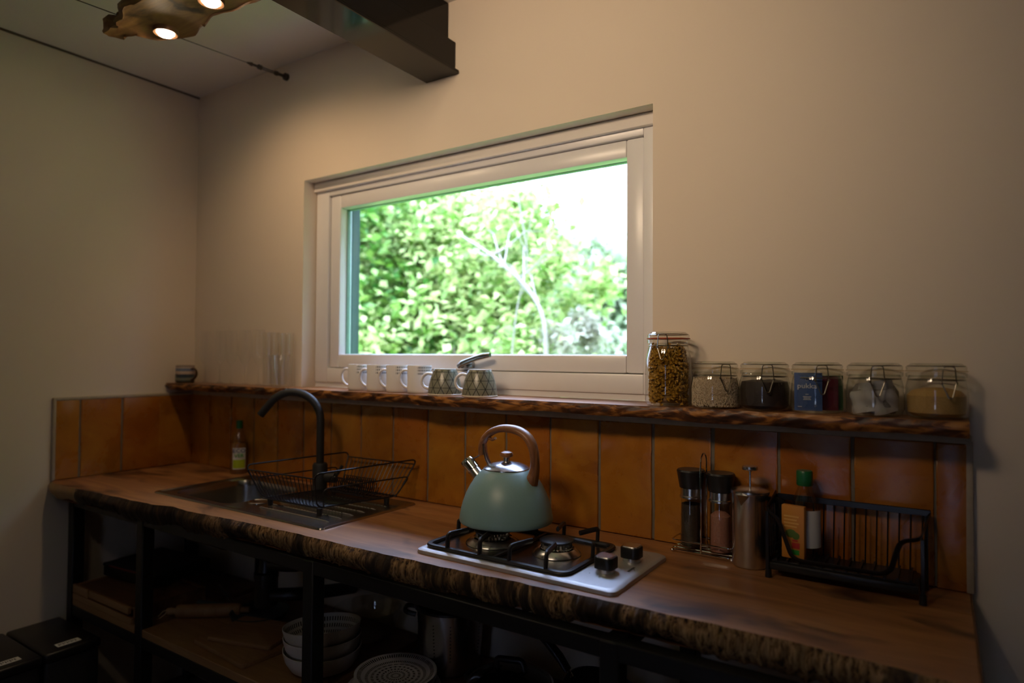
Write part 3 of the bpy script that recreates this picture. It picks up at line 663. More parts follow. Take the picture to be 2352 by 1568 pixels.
for bx, by, r in BUR:
    b = B(); b.lathe([(r*1.42, .012), (r*1.40, .0145), (r*1.10, .0235), (r*1.04, .025), (r*.98, .023)], 40, (bx, by, 0)); sk_ = b.make('burner_skirt', M_ss, hb)
    b = B(); n = 60; A = []; Cc = []
    for i in range(n):
        a = 2*PI*i/n; rr = r*(.90 if i % 2 else .84); A.append(b.bm.verts.new((bx+rr*math.cos(a), by+rr*math.sin(a), .023))); Cc.append(b.bm.verts.new((bx+rr*math.cos(a), by+rr*math.sin(a), .0405)))
    b.skin(A, Cc); b.bm.faces.new(Cc); b.make('flame_ring', M_chrome, hb, smooth=20)
    b = B(); b.lathe([(r*.8, .0395), (r*.97, .0403), (r*.98, .043), (r*.9, .0448), (r*.5, .0455), (0, .0458)], 36, (bx, by, 0)); b.make('burner_cap', M_castiron, hb)
GZ = .0535
def prong(px, py, tx, ty):
    b = B(); b.tube(fillet([(px, py, .012), (px+.002, py, GZ-.004), (px+(tx-px)*.25, py+(ty-py)*.25, GZ-.004), (tx, ty, GZ-.004)], .008, 3), [(.0045, .0065)]*10, 6, flat=(0, 0, 1)); b.make('pan_support', M_castiron, hb)
for bx, by, r in BUR:
    for dx, dy in ((-1, -1), (1, -1), (-1, 1), (1, 1)):
        ex = bx+dx*.046; prong(ex, dy*.122, bx+dx*.030, by+dy*.058)
prong(WX-.188, 0, WX-.188+.045, 0); prong(WX+.188, 0, WX+.188-.045, .004)
for kx, ky in ((.190, -.045), (.205, .055)):
    b = B(); b.lathe([(.017, .011), (.020, .0115), (.019, .020), (.015, .021)], 28, (kx, ky, 0)); k = b.make('knob', M_ss, hb)
    b = B(); P0 = rrect(kx, ky, .0215, .0215, .012, 5); z0 = [b.bm.verts.new((x, y, .020)) for x, y in P0]; z1 = [b.bm.verts.new((x, y, .041)) for x, y in P0]; z2 = [b.bm.verts.new((kx+(x-kx)*.93, ky+(y-ky)*.93, .0435)) for x, y in P0]
    b.skin(z0, z1); b.skin(z1, z2); b.bm.faces.new(z2); b.bm.faces.new(z0[::-1]); b.make('knob_grip', M_black, k)
    b = B(); P1 = rrect(kx, ky, .0195, .0195, .011, 5); z0 = [b.bm.verts.new((x, y, .0425)) for x, y in P1]; z1 = [b.bm.verts.new((kx+(x-kx)*.9, ky+(y-ky)*.9, .0455)) for x, y in P1]; b.skin(z0, z1); b.bm.faces.new(z1); b.make('knob_cap', M_ss, k)
b = B()
for x, y, l in ((.232, .0, .004), (.236, -.006, .003), (.165, -.075, .003), (.163, -.02, .003)): b.box(x, x+.0015, y, y+l, .0111, .0113)
for i in range(6): b.box(.226, .231, -.02+i*.006, -.016+i*.006, .0111, .0113)
b.make('hob_markings', M_black, hb, smooth=0)

# ------------------------------------------------------------------ kettle
kt = thing('kettle', 'duck-egg blue whistling kettle with wooden loop handle on the hob', 'kettle', (1.812, -.252, ZT+.0548))
b = B(); b.lathe([(0, 0), (.098, 0), (.106, .003)], 64); b.make('base_plate', M_ss, kt)
b = B(); b.lathe([(.106, .003), (.112, .0045), (.1135, .009), (.1125, .018), (.1095, .035), (.1045, .055), (.0975, .075), (.088, .095), (.0765, .113), (.064, .128), (.0545, .1365), (.053, .137)], 72); b.make('body', M_kettle, kt, smooth=60)
b = B(); b.lathe([(.0555, .136), (.0555, .1385), (.052, .141), (.040, .1475), (.025, .152), (.012, .1545), (.0085, .156), (.0075, .164), (.009, .166), (0, .166)], 48); b.make('lid', M_ss, kt, smooth=50)
b = B(); b.lathe([(0, .164), (.009, .165), (.0155, .1685), (.0165, .173), (.014, .178), (.007, .181), (0, .1815)], 32); b.make('lid_knob', M_handle, kt)
# handle: broad loop in the x-z plane
hp = [(.070, .108), (.078, .130), (.081, .155), (.079, .182), (.071, .207), (.055, .226), (.030, .237), (0, .240), (-.026, .236), (-.050, .224), (-.067, .206), (-.0745, .184), (-.075, .165)]
b = B(); ww = [(.0190, .0175), (.0150, .0125), (.0135, .0105), (.0140, .0100), (.0155, .0100), (.0165, .0105), (.0170, .0110), (.0165, .0105), (.0155, .0095), (.0140, .009), (.0130, .0085), (.0115, .008), (.010, .006)]
hq, ww = catmull([(x, 0, z) for x, z in hp], ww); b.tube(hq, ww, 16, flat=(0, 1, 0)); b.make('handle', M_handle, kt, smooth=60)
b = B(); b.tube([(-.058, 0, .213), (-.042, 0, .207), (-.034, 0, .212)], [(.006, .004)]*3, 8, flat=(0, 1, 0)); b.make('trigger', M_handle, kt)
b = B(); b.tube([(-.066, 0, .196), (-.064, 0, .175), (-.058, 0, .155), (-.050, 0, .142), (-.054, 0, .132)], [(.009, .003)]*5, 8, flat=(0, 1, 0)); b.make('handle_bracket', M_ss, kt)
b = B(); b.tube([(-.075, 0, .168), (-.088, 0, .158), (-.106, 0, .150)], [(.006, .002)]*3, 8, flat=(0, 1, 0)); b.make('whistle_lever', M_ss, kt)
b = B(); b.cyl((-.072, 0, .098), (-.107, 0, .132), .0165, .0145, 24); b.make('spout', M_ss, kt)
b = B(); b.cyl((-.098, 0, .1235), (-.116, 0, .141), .0175, .0175, 28); b.cyl((-.116, 0, .141), (-.121, 0, .146), .0190, .0170, 28); b.make('whistle_cap', M_chrome, kt)

kt.scale = (1.02, 1.02, .955)
# ------------------------------------------------------------------ mills in a wire caddy
def mill(name, label, loc, fill):
    t = thing(name, label, 'grinder', loc)
    b = B(); b.lathe([(0, .0), (.0235, 0), (.025, .003), (.0235, .09), (.0225, .118)], 32); b.make('glass_jar', M_glass, t)
    b = B(); b.lathe([(0, .004), (.0222, .004), (.0222, .085 if fill is M_salt else .102), (.012, .094), (0, .096)], 24); b.make('seasoning', fill, t)
    b = B(); b.lathe([(.0225, .116), (.0265, .117), (.0265, .121), (.0245, .123), (.0245, .140), (.022, .141)], 32); b.make('collar', M_ss, t)
    b = B(); b.lathe([(.022, .140), (.0265, .141), (.028, .150), (.0325, .176), (.0335, .180), (.031, .184), (.026, .1845), (0, .183)], 40); b.make('grinder_head', M_black, t)
    return t
mill('pepper_mill', 'glass pepper grinder of dark peppercorns in the wire caddy', (2.207, -.045, ZT+.010), M_pepper)
mill('salt_mill', 'glass salt grinder of pink salt in the wire caddy', (2.279, -.052, ZT+.010), M_salt)
cd = thing('wire_caddy', 'chrome wire caddy with a tall loop handle around the two grinders', 'caddy', (2.243, -.050, ZT))
for z in (.008, .030):
    b = B(); b.tube(fillet_loop([(-.072, -.030, z), (.072, -.036, z), (.072, .028, z), (-.072, .030, z)], .012, 4), .0018, 8, closed=True); b.make('rail', M_chrome, cd)
b = B(); b.tube([(-.072, -.012, .008), (.072, -.012, .008)], .0015, 6); b.tube([(-.072, .012, .008), (.072, .012, .008)], .0015, 6); b.make('floor_wires', M_chrome, cd)
b = B(); b.tube([(0, -.033, .006), (0, -.034, .03), (-.001, -.034, .20)] + [(0, -.034+.022*(1-math.cos(a)), .215+.022*math.sin(a)) for a in [PI*k/8 for k in range(9)]] + [(0, .010, .20), (0, .012, .03), (0, .028, .008)], .0018, 8); b.make('loop_handle', M_chrome, cd)
for x, y in ((-.07, -.028), (.07, -.034), (-.07, .028), (.07, .026)):
    b = B(); b.blob((x, y, .0045), (.0042, .0042, .0042), 2); b.make('foot', M_chrome, cd)

# cafetiere
cf = thing('cafetiere', 'brushed steel cafetiere with its plunger raised, beside the grinders', 'cafetiere', (2.352, -.078, ZT), 0)
b = B(); b.lathe([(0, .001), (.036, .001), (.0385, .004), (.0385, .158), (.0395, .162), (.0385, .163), (.037, .158)], 48); b.make('jug', M_ss, cf)
b = B(); b.lathe([(.0405, .160), (.0415, .163), (.041, .167), (.030, .171), (.006, .174), (0, .174)], 40); b.make('lid', M_ss, cf)
b = B(); b.cyl((0, 0, .172), (0, 0, .212), .0022, n=10); b.make('plunger_rod', M_chrome, cf)
b = B(); b.lathe([(0, .208), (.004, .208), (.005, .211), (.0165, .212), (.0175, .215), (.0165, .220), (0, .221)], 28); b.make('plunger_knob', M_ss, cf)
sp = math.radians(-105); u = Vector((math.cos(sp), math.sin(sp), 0)); s_ = Vector((-u.y, u.x, 0))
b = B(); v = [b.bm.verts.new(p) for p in (u*.036+s_*.018+Vector((0, 0, .160)), u*.036-s_*.018+Vector((0, 0, .160)), u*.056+Vector((0, 0, .163)), u*.0375+Vector((0, 0, .135)))]
for q in ((0, 2, 3), (1, 3, 2), (0, 1, 2)): b.bm.faces.new([v[i] for i in q])
b.make('pouring_lip', M_ss, cf, smooth=0)
hd_ = Vector((math.cos(sp+2.3), math.sin(sp+2.3), 0))
b = B(); b.tube(fillet([hd_*.038+Vector((0, 0, .145)), hd_*.072+Vector((0, 0, .147)), hd_*.070+Vector((0, 0, .05)), hd_*.038+Vector((0, 0, .035))], .02, 4), [(.007, .004)]*12, 8, flat=(0, 0, 1)); b.make('handle', M_black, cf)

# second rack, flat black bars
r2_ = thing('black_plate_rack', 'black metal dish drainer with a drip tray at the right end of the worktop', 'dish rack', (2.545, -.085, ZT))
x0, x1, y0, y1 = -.142, .128, -.052, .050
def bar(pts, name, w=.0055, t=.0022): b = B(); P = fillet(pts, .02, 4); b.tube(P, [(w, t)]*len(P), 8, flat=(0, 0, 1)); return b.make(name, M_wire, r2_)
b = B(); b.box(x0, x1, y0, y1, .016, .032, .004, 2); b.make('drip_tray', M_black, r2_)
b = B(); b.box(x0+.006, x1-.006, y0+.006, y1-.006, .032, .036, .001); b.make('tray_grid', M_wire, r2_)
for i in range(12):
    xx = x0+.014+i*(x1-x0-.028)/11; b = B(); b.box(xx-.002, xx+.002, y0+.004, y1-.004, .036, .041); b.make('grid_bar', M_wire, r2_, smooth=0)
b = B(); b.box(x0, x1+.018, y1-.008, y1-.003, .147, .160, .001); b.make('back_rail', M_wire, r2_)
for i in range(14):
    xx = x0+.012+i*(x1-x0-.01)/13; b = B(); b.cyl((xx, y1-.006, .036), (xx+.002, y1-.0055, .15), .0016, n=6); b.make('back_wire', M_wire, r2_)
bar([(x0-.004, y1-.004, .160), (x0-.004, y0, .140), (x0+.02, y0-.001, .125), (x0+.045, y0-.001, .052), (x0+.06, y0-.001, .045), (x1-.062, y0-.001, .045), (x1-.046, y0-.001, .055), (x1-.030, y0-.001, .115), (x1+.002, y0-.001, .120), (x1+.016, y1-.004, .150)], 'front_rail', .007)
for xx, yy, zt in ((x0-.002, y0, .138), (x1+.006, y0, .122), (x0-.002, y1-.005, .158), (x1+.010, y1-.005, .155)):
    b = B(); b.box(xx-.0035, xx+.0035, yy-.002, yy+.003, .001, zt, .0008); b.make('upright', M_wire, r2_)
for i in range(5):
    yy = y0+.016+i*.018
    b = B(); b.cyl((x0-.002, yy, .036), (x0-.004, yy, .138+.004*i), .0014, n=6); b.make('side_wire', M_wire, r2_)
    b = B(); b.cyl((x1+.004, yy, .036), (x1+.010, yy, .120+.006*i), .0014, n=6); b.make('side_wire', M_wire, r2_)
for xx, yy in ((x0, y0), (x1+.006, y0), (x0, y1-.008), (x1+.004, y1-.008)):
    b = B(); b.cyl((xx, yy, .0006), (xx, yy, .018), .007, .006, 12); b.make('foot', M_black, r2_)
# bottle and carton standing in it
wb = bottle('squash_bottle', 'clear plastic bottle with green cap and white label in the plate rack', (2.463, -.068, ZT+.042), .178, .032, M_green, .0165, M_amberliq, neck=.013)
b = curved_panel(.0325, math.radians(-95), math.radians(-5), .02, .098, 14); b.make('label', M_labelw, wb)
ct = thing('orange_carton', 'orange food carton leaning in front of the clear bottle in the plate rack', 'carton', (2.449, -.112, ZT+.0415), math.radians(-8))
b = B(); b.box(-.023, .023, -.007, .007, 0, .110, .0015, 2); b.make('box', M_packor, ct)
b = B()
for i in range(4): b.box(-.018, .012-.004*(i % 2), -.0074, -.0070, .086-i*.007, .089-i*.007)
b.make('printed_lines', M_packye, ct, smooth=0)
b = B(); b.blob((-.004, -.0071, .052), (.012, .0005, .009), 2); b.blob((.006, -.0072, .048), (.008, .0005, .008), 2); b.make('printed_leaves', simple('olive_print', (.10, .18, .03), .5), ct)
b = B(); b.box(-.002, .014, -.0074, -.0070, .022, .034); b.box(-.001, .010, -.0074, -.007, .036, .040); b.make('red_badge', M_red, ct, smooth=0)
b = B(); b.box(-.003, .013, -.0074, -.0070, .009, .019); b.make('green_badge', M_txtgreen, ct, smooth=0)

# ------------------------------------------------------------------ clip-top jars on the shelf
def prof_jar(h, r, neck, sh_):
    return [(0, .002), (r*.80, .0005), (r*.93, .004), (r, .014), (r*1.0, h*sh_*.55), (r*.965, h*sh_*.8), (neck+.002, h*sh_), (neck, h*sh_+.004), (neck, h-.026)]
def jar(label, x, h, r, neck, seal, clip_a, y=-.062, sh_=.74):
    t = thing('clip_top_jar', label, 'jar', (x, y, SZ), 0, 'clip-top jars in a row on the shelf')
    b = B(); b.lathe(prof_jar(h, r, neck, sh_), 48); b.make('glass_body', M_glass, t)
    b = B(); b.lathe([(neck, h-.028), (neck+.005, h-.027), (neck+.0055, h-.019), (neck+.001, h-.018)], 40); b.make('rim', M_glass, t)
    b = B(); b.lathe([(neck, h-.017), (neck+.0065, h-.0165), (neck+.0068, h-.0145), (neck, h-.014)], 40); b.make('seal', seal, t)
    b = B(); b.lathe([(neck+.0045, h-.0138), (neck+.005, h-.007), (neck+.0005, h-.004), (neck-.004, h), (neck-.010, h-.001), (neck-.012, h-.004), (0, h-.005)], 40); b.make('lid', M_glass, t)
    for dz, rr in ((-.0325, neck+.0015), (-.0055, neck+.002)):
        b = B(); b.tube([(rr*math.cos(2*PI*i/32), rr*math.sin(2*PI*i/32), h+dz) for i in range(32)], .0012, 6, closed=True); b.make('wire_band', M_clipwire, t)
    c = math.cos(clip_a); s = math.sin(clip_a); n = Vector((c, s, 0)); tt = Vector((-s, c, 0)); q = neck+.007
    b = B(); b.tube(fillet([n*q+tt*.013+Vector((0, 0, h-.040)), n*(q+.001)+tt*.010+Vector((0, 0, h-.006)), n*(q+.001)-tt*.010+Vector((0, 0, h-.006)), n*q-tt*.013+Vector((0, 0, h-.040))], .006, 4), .0011, 6); b.make('clip_loop', M_clipwire, t)
    b = B(); b.tube(fillet([n*q+tt*.013+Vector((0, 0, h-.036)), n*(q+.006)+tt*.003+Vector((0, 0, h-.066)), n*(q+.006)-tt*.003+Vector((0, 0, h-.066)), n*q-tt*.013+Vector((0, 0, h-.036))], .004, 4), .0012, 6)
    b.blob(n*q+tt*.013+Vector((0, 0, h-.037)), (.003, .003, .003), 1); b.blob(n*q-tt*.013+Vector((0, 0, h-.037)), (.003, .003, .003), 1); b.make('clip_lever', M_clipwire, t)
    return t
M_clipwire = simple('jar_wire', (.30, .27, .22), .3, 1)
M_seal = mat_thin_glass('clear_seal', (.85, .80, .70), .05, .2, .4)
toc = lambda x: math.atan2(-1.53, 2.713-x)
jar('tall clip-top jar full of fusilli with an orange seal', 2.157, .178, .0555, .045, M_orange, toc(2.157)-.25, sh_=.80)
jar('squat clip-top jar of pale rice, next to the tall pasta jar', 2.270, .108, .0555, .046, M_seal, toc(2.27)+.45)
jar('squat clip-top jar filled with dark brown grounds', 2.380, .108, .0545, .046, M_seal, toc(2.38)+.12)
jar('squat clip-top jar holding blue, plum and green tea sachets', 2.488, .108, .0525, .045, M_seal, toc(2.488)+.18)
jar('squat clip-top jar stuffed with grey-white paper wrappers', 2.596, .108, .053, .046, M_seal, toc(2.596)+.10)
jar('squat clip-top jar of golden couscous at the right end of the shelf', 2.702, .108, .053, .046, M_seal, toc(2.702)+.40)
# contents
random.seed(21)
b = B(); b.lathe([(0, .008), (.034, .008), (.0395, .014), (.0395, .090), (.036, .115), (.030, .134), (.0, .137)], 24, (0, 0, 0)); 
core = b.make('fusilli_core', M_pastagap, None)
b = B()
for i in range(420):
    a = random.uniform(0, 2*PI); z = random.uniform(.010, .140); rr = (.0465 if z < .095 else .0465-(z-.095)*.16)-random.uniform(.002, .006)
    p = Vector((rr*math.cos(a), rr*math.sin(a), z)); n = Vector((math.cos(a), math.sin(a), 0)); th = random.uniform(-1.3, 1.3)
    ax = (Vector((-math.sin(a), math.cos(a), 0))*math.cos(th)+Vector((0, 0, 1))*math.sin(th)).normalized(); e1 = ax.orthogonal().normalized(); e2 = ax.cross(e1); ln = .030; st = 14
    A = []; C_ = []
    for k in range(st+1):
        q = k/st-.5; ph = q*2*PI*1.5+i; o = p+ax*(q*ln)-n*(4.0*(q*ln)**2*(math.cos(th)**2)*2.6); dd = e1*math.cos(ph)+e2*math.sin(ph)
        A.append(b.bm.verts.new(o+dd*.0042)); C_.append(b.bm.verts.new(o-dd*.0042))
    for k in range(st): b.quad([A[k], A[k+1], C_[k+1], C_[k]])
fus = b.make('fusilli', M_pasta, None, (2.157, -.062, SZ), smooth=0); tag(fus, 'dried fusilli filling the tall jar', 'pasta', kind='stuff'); core.parent = fus
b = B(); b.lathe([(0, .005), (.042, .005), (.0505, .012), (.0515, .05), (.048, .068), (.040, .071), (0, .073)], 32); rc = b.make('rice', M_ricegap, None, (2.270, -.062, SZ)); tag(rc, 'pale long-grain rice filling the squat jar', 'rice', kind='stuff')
b = B()
for i in range(2600):
    a = random.uniform(toc(2.27)-1.7, toc(2.27)+1.7); z = random.uniform(.006, .070); rr = .0518 if z < .05 else .0518-(z-.05)*.2
    p = Vector((rr*math.cos(a), rr*math.sin(a), z)); th = random.uniform(0, PI); ax = Vector((-math.sin(a), math.cos(a), 0))*math.cos(th)+Vector((0, 0, 1))*math.sin(th); n = Vector((math.cos(a), math.sin(a), 0)); sd = ax.cross(n)
    v = [b.bm.verts.new(p+ax*.0030), b.bm.verts.new(p+sd*.0007), b.bm.verts.new(p-ax*.0030), b.bm.verts.new(p-sd*.0007), b.bm.verts.new(p+n*.0008)]
    for k in range(4): b.quad([v[k], v[(k+1) % 4], v[4]])
b.make('rice_grains', M_rice, rc)
b = B(); b.lathe([(0, .005), (.042, .005), (.0505, .012), (.0515, .05), (.048, .064), (.030, .067), (0, .066)], 32); tag(b.make('dark_grounds', M_dark, None, (2.380, -.062, SZ)), 'dark brown grounds filling the squat jar', 'coffee', kind='stuff')
b = B(); b.lathe([(0, .005), (.040, .005), (.049, .012), (.0495, .045), (.040, .055), (.02, .06), (0, .059)], 32); tag(b.make('couscous', M_sugar, None, (2.702, -.062, SZ)), 'golden grains in the squat jar at the shelf end', 'couscous', kind='stuff')
def sachet(label, x, y, ang, wd, hh, mat, tilt=0):
    t = thing('tea_sachet', label, 'sachet', (x, y, SZ+.006), ang, 'tea sachets in the jar')
    b = B(); n = 6; F = []; K_ = []
    for j in range(n+1):
        for i in range(n+1):
            u = i/n*2-1; v = j/n; pf = .004*(1-u*u)*(1-(2*v-1)**2)+.0006; F.append(b.bm.verts.new((u*wd/2, -pf, v*hh))); K_.append(b.bm.verts.new((u*wd/2, pf, v*hh)))
    for S in (F, K_):
        for j in range(n):
            for i in range(n): b.quad([S[j*(n+1)+i], S[j*(n+1)+i+1], S[(j+1)*(n+1)+i+1], S[(j+1)*(n+1)+i]])
    b.make('packet', mat, t); return t
aS = toc(2.488)+PI/2
s1 = sachet('blue tea sachet lettered pukka at the front of the jar', 2.476, -.098, aS-.05, .054, .080, M_blue)
Mt = Matrix(((1, 0, 0, -.002), (0, 0, -1, -.0052), (0, 1, 0, .052), (0, 0, 0, 1)))
text('pukka', .0145, M_print, s1, Mt, sx=1.1)
b = B()
for i, (z, q) in enumerate(((.034, .006), (.029, .016), (.026, .013), (.023, .015), (.008, .005))): b.box((-.002-q/2) if i < 4 else -.02, (-.002+q/2) if i < 4 else -.012, -.0050, -.0046, z, z+.0014)
b.tube([(.014+.0025*math.cos(a), -.004, .011+.0025*math.sin(a)) for a in [0, 2.1, 4.2]], .0004, 4, closed=True); b.tube([(-.002+.003*math.cos(a*.7), -.0052, .066+.003*math.sin(a*.7)) for a in range(9)], .0003, 4, closed=True)
b.make('small_print', M_print, s1, smooth=0)
sachet('plum red tea sachet behind the blue one', 2.505, -.066, aS+.25, .050, .072, M_purple)
sachet('dark green tea sachet at the back right of the jar', 2.512, -.052, aS+.15, .050, .074, M_dgreen)
def wrapper(label, ang, rad, z, ww_, curl):
    t = thing('paper_wrapper', label, 'wrapper', (2.596, -.062, SZ+z), ang, 'paper wrappers in the jar')
    b = B(); n, m = 40, 12; R_ = []
    for i in range(n+1):
        a = -curl+2*curl*i/n; row = []
        for j in range(m+1):
            zz = (j/m-.5)*ww_; rr = rad+.0028*math.sin(a*7+zz*90+ang)+.0018*math.sin(zz*190+a*3); row.append(b.bm.verts.new((rr*math.cos(a), rr*math.sin(a), zz+.005*math.sin(a*2))))
        R_.append(row)
    for i in range(n):
        for j in range(m): b.quad([R_[i][j], R_[i+1][j], R_[i+1][j+1], R_[i][j+1]])
    b.make('sheet', M_paper, t, smooth=60); return t
aW = toc(2.596)
wrapper('crumpled pale wrapper low at the left in the jar', aW-.55, .046, .030, .046, .55)
wrapper('crumpled pale wrapper low at the right in the jar', aW+.55, .045, .032, .048, .55)
wrapper('folded wrapper lying across the top in the jar', aW+.05, .042, .062, .020, .9)
wrapper('inner rolled wrapper in the middle of the jar', aW, .030, .036, .050, 1.2)
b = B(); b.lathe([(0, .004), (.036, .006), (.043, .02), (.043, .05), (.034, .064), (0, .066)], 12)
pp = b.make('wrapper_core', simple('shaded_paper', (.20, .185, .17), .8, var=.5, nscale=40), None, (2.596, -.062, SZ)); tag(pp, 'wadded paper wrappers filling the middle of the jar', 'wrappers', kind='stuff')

# ------------------------------------------------------------------ mugs and cups
def mug(name, label, x, y, h, r, mat, inner, hang, grp=None, mat_h=None, wob=.25):
    t = thing(name, label, 'mug', (x, y, SZ), hang, grp)
    b = B(); b.lathe([(0, .001), (r*.9, .001), (r*.97, .004), (r, .010), (r, h-.003), (r-.001, h)], 56); b.make('body', mat, t)
    b = B(); b.lathe([(r-.001, h), (r-.003, h), (r-.004, h-.004), (r-.004, .010), (0, .006)], 40); b.make('inside', inner, t)
    pts = [(r-.003, 0, h*.80), (r+.012, 0, h*.84), (r+.024, 0, h*.72), (r+.027, 0, h*.52), (r+.021, 0, h*.33), (r+.008, 0, h*.20), (r-.003, 0, h*.17)]
    b = B(); b.tube(fillet(pts, .012, 3), [(.0062, .0042)]*(2+5*4), 10, flat=(0, 1, 0)); b.make('handle', mat_h or inner, t); return t
G = 'white dash-patterned mugs below the window'
mugA = mug('dashed_mug', 'white mug with grey dashes, first of the four from the left', 1.055, -.030, .088, .0385, M_mug, M_white, math.radians(205), G)
for x, lab in ((1.147, 'white mug with grey dashes, second of the four from the left'), (1.236, 'white mug with grey dashes, third of the four from the left'), (1.328, 'white mug with grey dashes nearest the grey patterned cups')): dup(mugA, (x, -.032, SZ), None, lab)
mg = mug('striped_mug', 'small handmade mug with brown, cream and blue stripes at the left end of the shelf', .062, -.075, .073, .037, M_stripe, simple('brown_glaze', (.08, .035, .015), .3), math.radians(12), None, simple('brown_glaze_handle', (.07, .03, .015), .3))
def cup(label, x):
    t = thing('patterned_cup', label, 'cup', (x, -.055, SZ), math.radians(205), 'upturned grey cups with a triangle pattern')
    b = B(); b.lathe([(.047, .0005), (.0505, .002), (.0515, .006), (.0510, .016), (.0485, .032), (.0440, .050), (.0385, .066), (.0350, .0755), (.0335, .077)], 56); b.make('bowl', M_tri, t)
    b = B(); b.lathe([(.0335, .0765), (.0345, .079), (.031, .0795), (.030, .077), (0, .077)], 40); b.make('foot_ring', M_white, t)
    b = B(); b.lathe([(.0470, .0003), (.0522, .0006), (.0528, .0025), (.0510, .0045)], 48); b.make('rim', M_cream, t)
    pts = [(.040, 0, .062), (.054, 0, .066), (.070, 0, .056), (.074, 0, .038), (.066, 0, .022), (.048, 0, .018)]
    b = B(); b.tube(fillet(pts, .014, 3), [(.0058, .0045)]*(2+4*4), 10, flat=(0, 1, 0)); b.make('handle', M_white, t); return t
cup('upturned grey cup with black triangle lines, the left of the pair', 1.452); cup('upturned grey cup with black triangle lines, the right of the pair', 1.583)

# glassware
def flute(label, x, y=-.05, s=1):
    t = thing('champagne_flute', label, 'glass', (x, y, SZ), 0, 'champagne flutes in the corner of the shelf')
    b = B(); b.lathe([(0, .0008), (.026, .0005), (.027, .002), (.012, .0045), (.0045, .010), (.0035, .030), (.0035, .065), (.007, .078), (.016, .092), (.0235, .115), (.0245, .150), (.0225, .190), (.0205, .214)], 32); b.make('bowl_and_stem', M_glassware, t)
    b = B(); b.tube([(.0205*math.cos(2*PI*i/28), .0205*math.sin(2*PI*i/28), .214) for i in range(28)], .0006, 5, closed=True); b.make('rim', M_glassware, t); return t
fl = flute('champagne flute nearest the striped mug', .168)
for x, yy, lab in ((.262, -.045, 'second champagne flute from the striped mug'), (.348, -.052, 'third champagne flute from the striped mug'), (.438, -.050, 'fourth champagne flute from the striped mug'), (.528, -.052, 'champagne flute nearest the tumblers')): dup(fl, (x, yy, SZ), None, lab)
def tumbler(name, label, x, y, h, r0, r1, grp):
    t = thing(name, label, 'glass', (x, y, SZ), 0, grp)
    b = B(); b.lathe([(0, .001), (r0*.9, .0005), (r0, .003), (r1, h)], 36); b.make('outer_wall', M_glassware, t)
    b = B(); b.lathe([(0, .012), (r0*.85, .012), (r1-.0022, h*.97), (r1-.001, h), (r1, h)], 36); b.make('inner_wall', M_glassware, t); return t
tumbler('highball_glass', 'tall straight glass behind the flared tumbler', .592, -.045, .205, .027, .030, None)
tumbler('highball_glass', 'tall straight glass closest to the window recess', .672, -.040, .200, .027, .030, None)
tumbler('flared_tumbler', 'wide flared glass tumbler in front of the tall glasses', .700, -.088, .118, .026, .037, None)

# ------------------------------------------------------------------ below the worktop
# wooden cutlery tray at the left
tr = thing('wooden_crate', 'shallow wooden crate with notched front on the lower shelf at the wall', 'crate', (.27, -.36, LZ))
b = B(); b.box(-.190, .225, -.130, -.118, 0, .020, .001); b.make('front_lower_slat', M_board, tr)
b = B(); b.box(-.190, -.080, -.130, -.118, .021, .052, .002); b.make('front_upper_slat', M_board, tr); b = B(); b.box(-.068, .205, -.130, -.118, .028, .052, .002); b.make('front_upper_slat', M_board, tr)
b = B(); b.box(-.190, .222, .118, .130, 0, .05, .001); b.make('back_slat', M_board, tr)
b = B(); b.box(-.190, -.178, -.117, .117, 0, .05, .001); b.make('side_slat', M_board, tr); b = B(); b.box(.212, .224, -.117, .117, 0, .05, .001); b.make('side_slat', M_brown, tr)
b = B(); b.box(-.177, .211, -.117, .117, .040, .047, .001); b.make('lid_panel', M_brown, tr)
bk = thing('black_board_game_box', 'flat black box with a red edge lying on the wooden crate', 'box', (.20, -.26, LZ+.0535), math.radians(6))
b = B(); b.box(-.14, .16, -.11, .12, 0, .04, .002); b.make('box_base', M_black, bk); b = B(); b.box(-.142, .162, -.112, .122, .036, .046, .002); b.make('box_lid', M_blackm, bk); b = B(); b.box(-.10, .12, -.1135, -.112, .038, .044); b.make('red_strip', simple('dull_red', (.16, .012, .012), .5), bk, smooth=0)
ut = thing('carving_fork', 'metal serving fork lying on the brown board', 'fork', (.50, -.16, LZ+.006), math.radians(-20))
b = B(); b.tube([(-.10, 0, 0), (0, 0, .002), (.05, 0, .002)], [(.006, .003), (.003, .002), (.004, .002)], 8); b.tube([(.05, .004, .002), (.07, .006, .003), (.11, .006, .001)], .0015, 6); b.tube([(.05, -.004, .002), (.07, -.006, .003), (.11, -.006, .001)], .0015, 6); b.make('fork_body', M_ss, ut)
# rolling pin with cord loop + blue-grey pan lid
rp = thing('wooden_rolling_pin', 'wooden rolling pin with a pale cord loop on the lower shelf', 'rolling pin', (.560, -.375, LZ+.0405), math.radians(38))
b = B(); b.lathe([(0, -.03), (.010, -.03), (.012, -.018), (.010, -.004), (.009, 0), (.020, .003), (.0215, .012), (.0215, .20), (.018, .21), (.009, .213), (.010, .24), (0, .245)], 20); o = b.make('roller', M_board, rp); o.rotation_euler = (0, PI/2, 0); o.location = (0, 0, -.018)
b = B(); b.tube([(-.028, 0, -.012), (-.045, .006, -.020), (-.060, .002, -.036), (-.050, -.008, -.038), (-.034, -.006, -.026), (-.028, 0, -.012)], .002, 6); b.make('cord_loop', M_rope, rp)
pn = thing('blue_grey_skillet', 'small blue-grey skillet lying behind the chopping boards', 'pan', (.80, -.225, LZ+.0005), math.radians(200))
b = B(); b.lathe([(0, .001), (.07, .001), (.085, .010), (.094, .030), (.091, .030), (.080, .012), (.066, .006), (0, .006)], 40); b.make('bowl', M_bluegrey, pn)
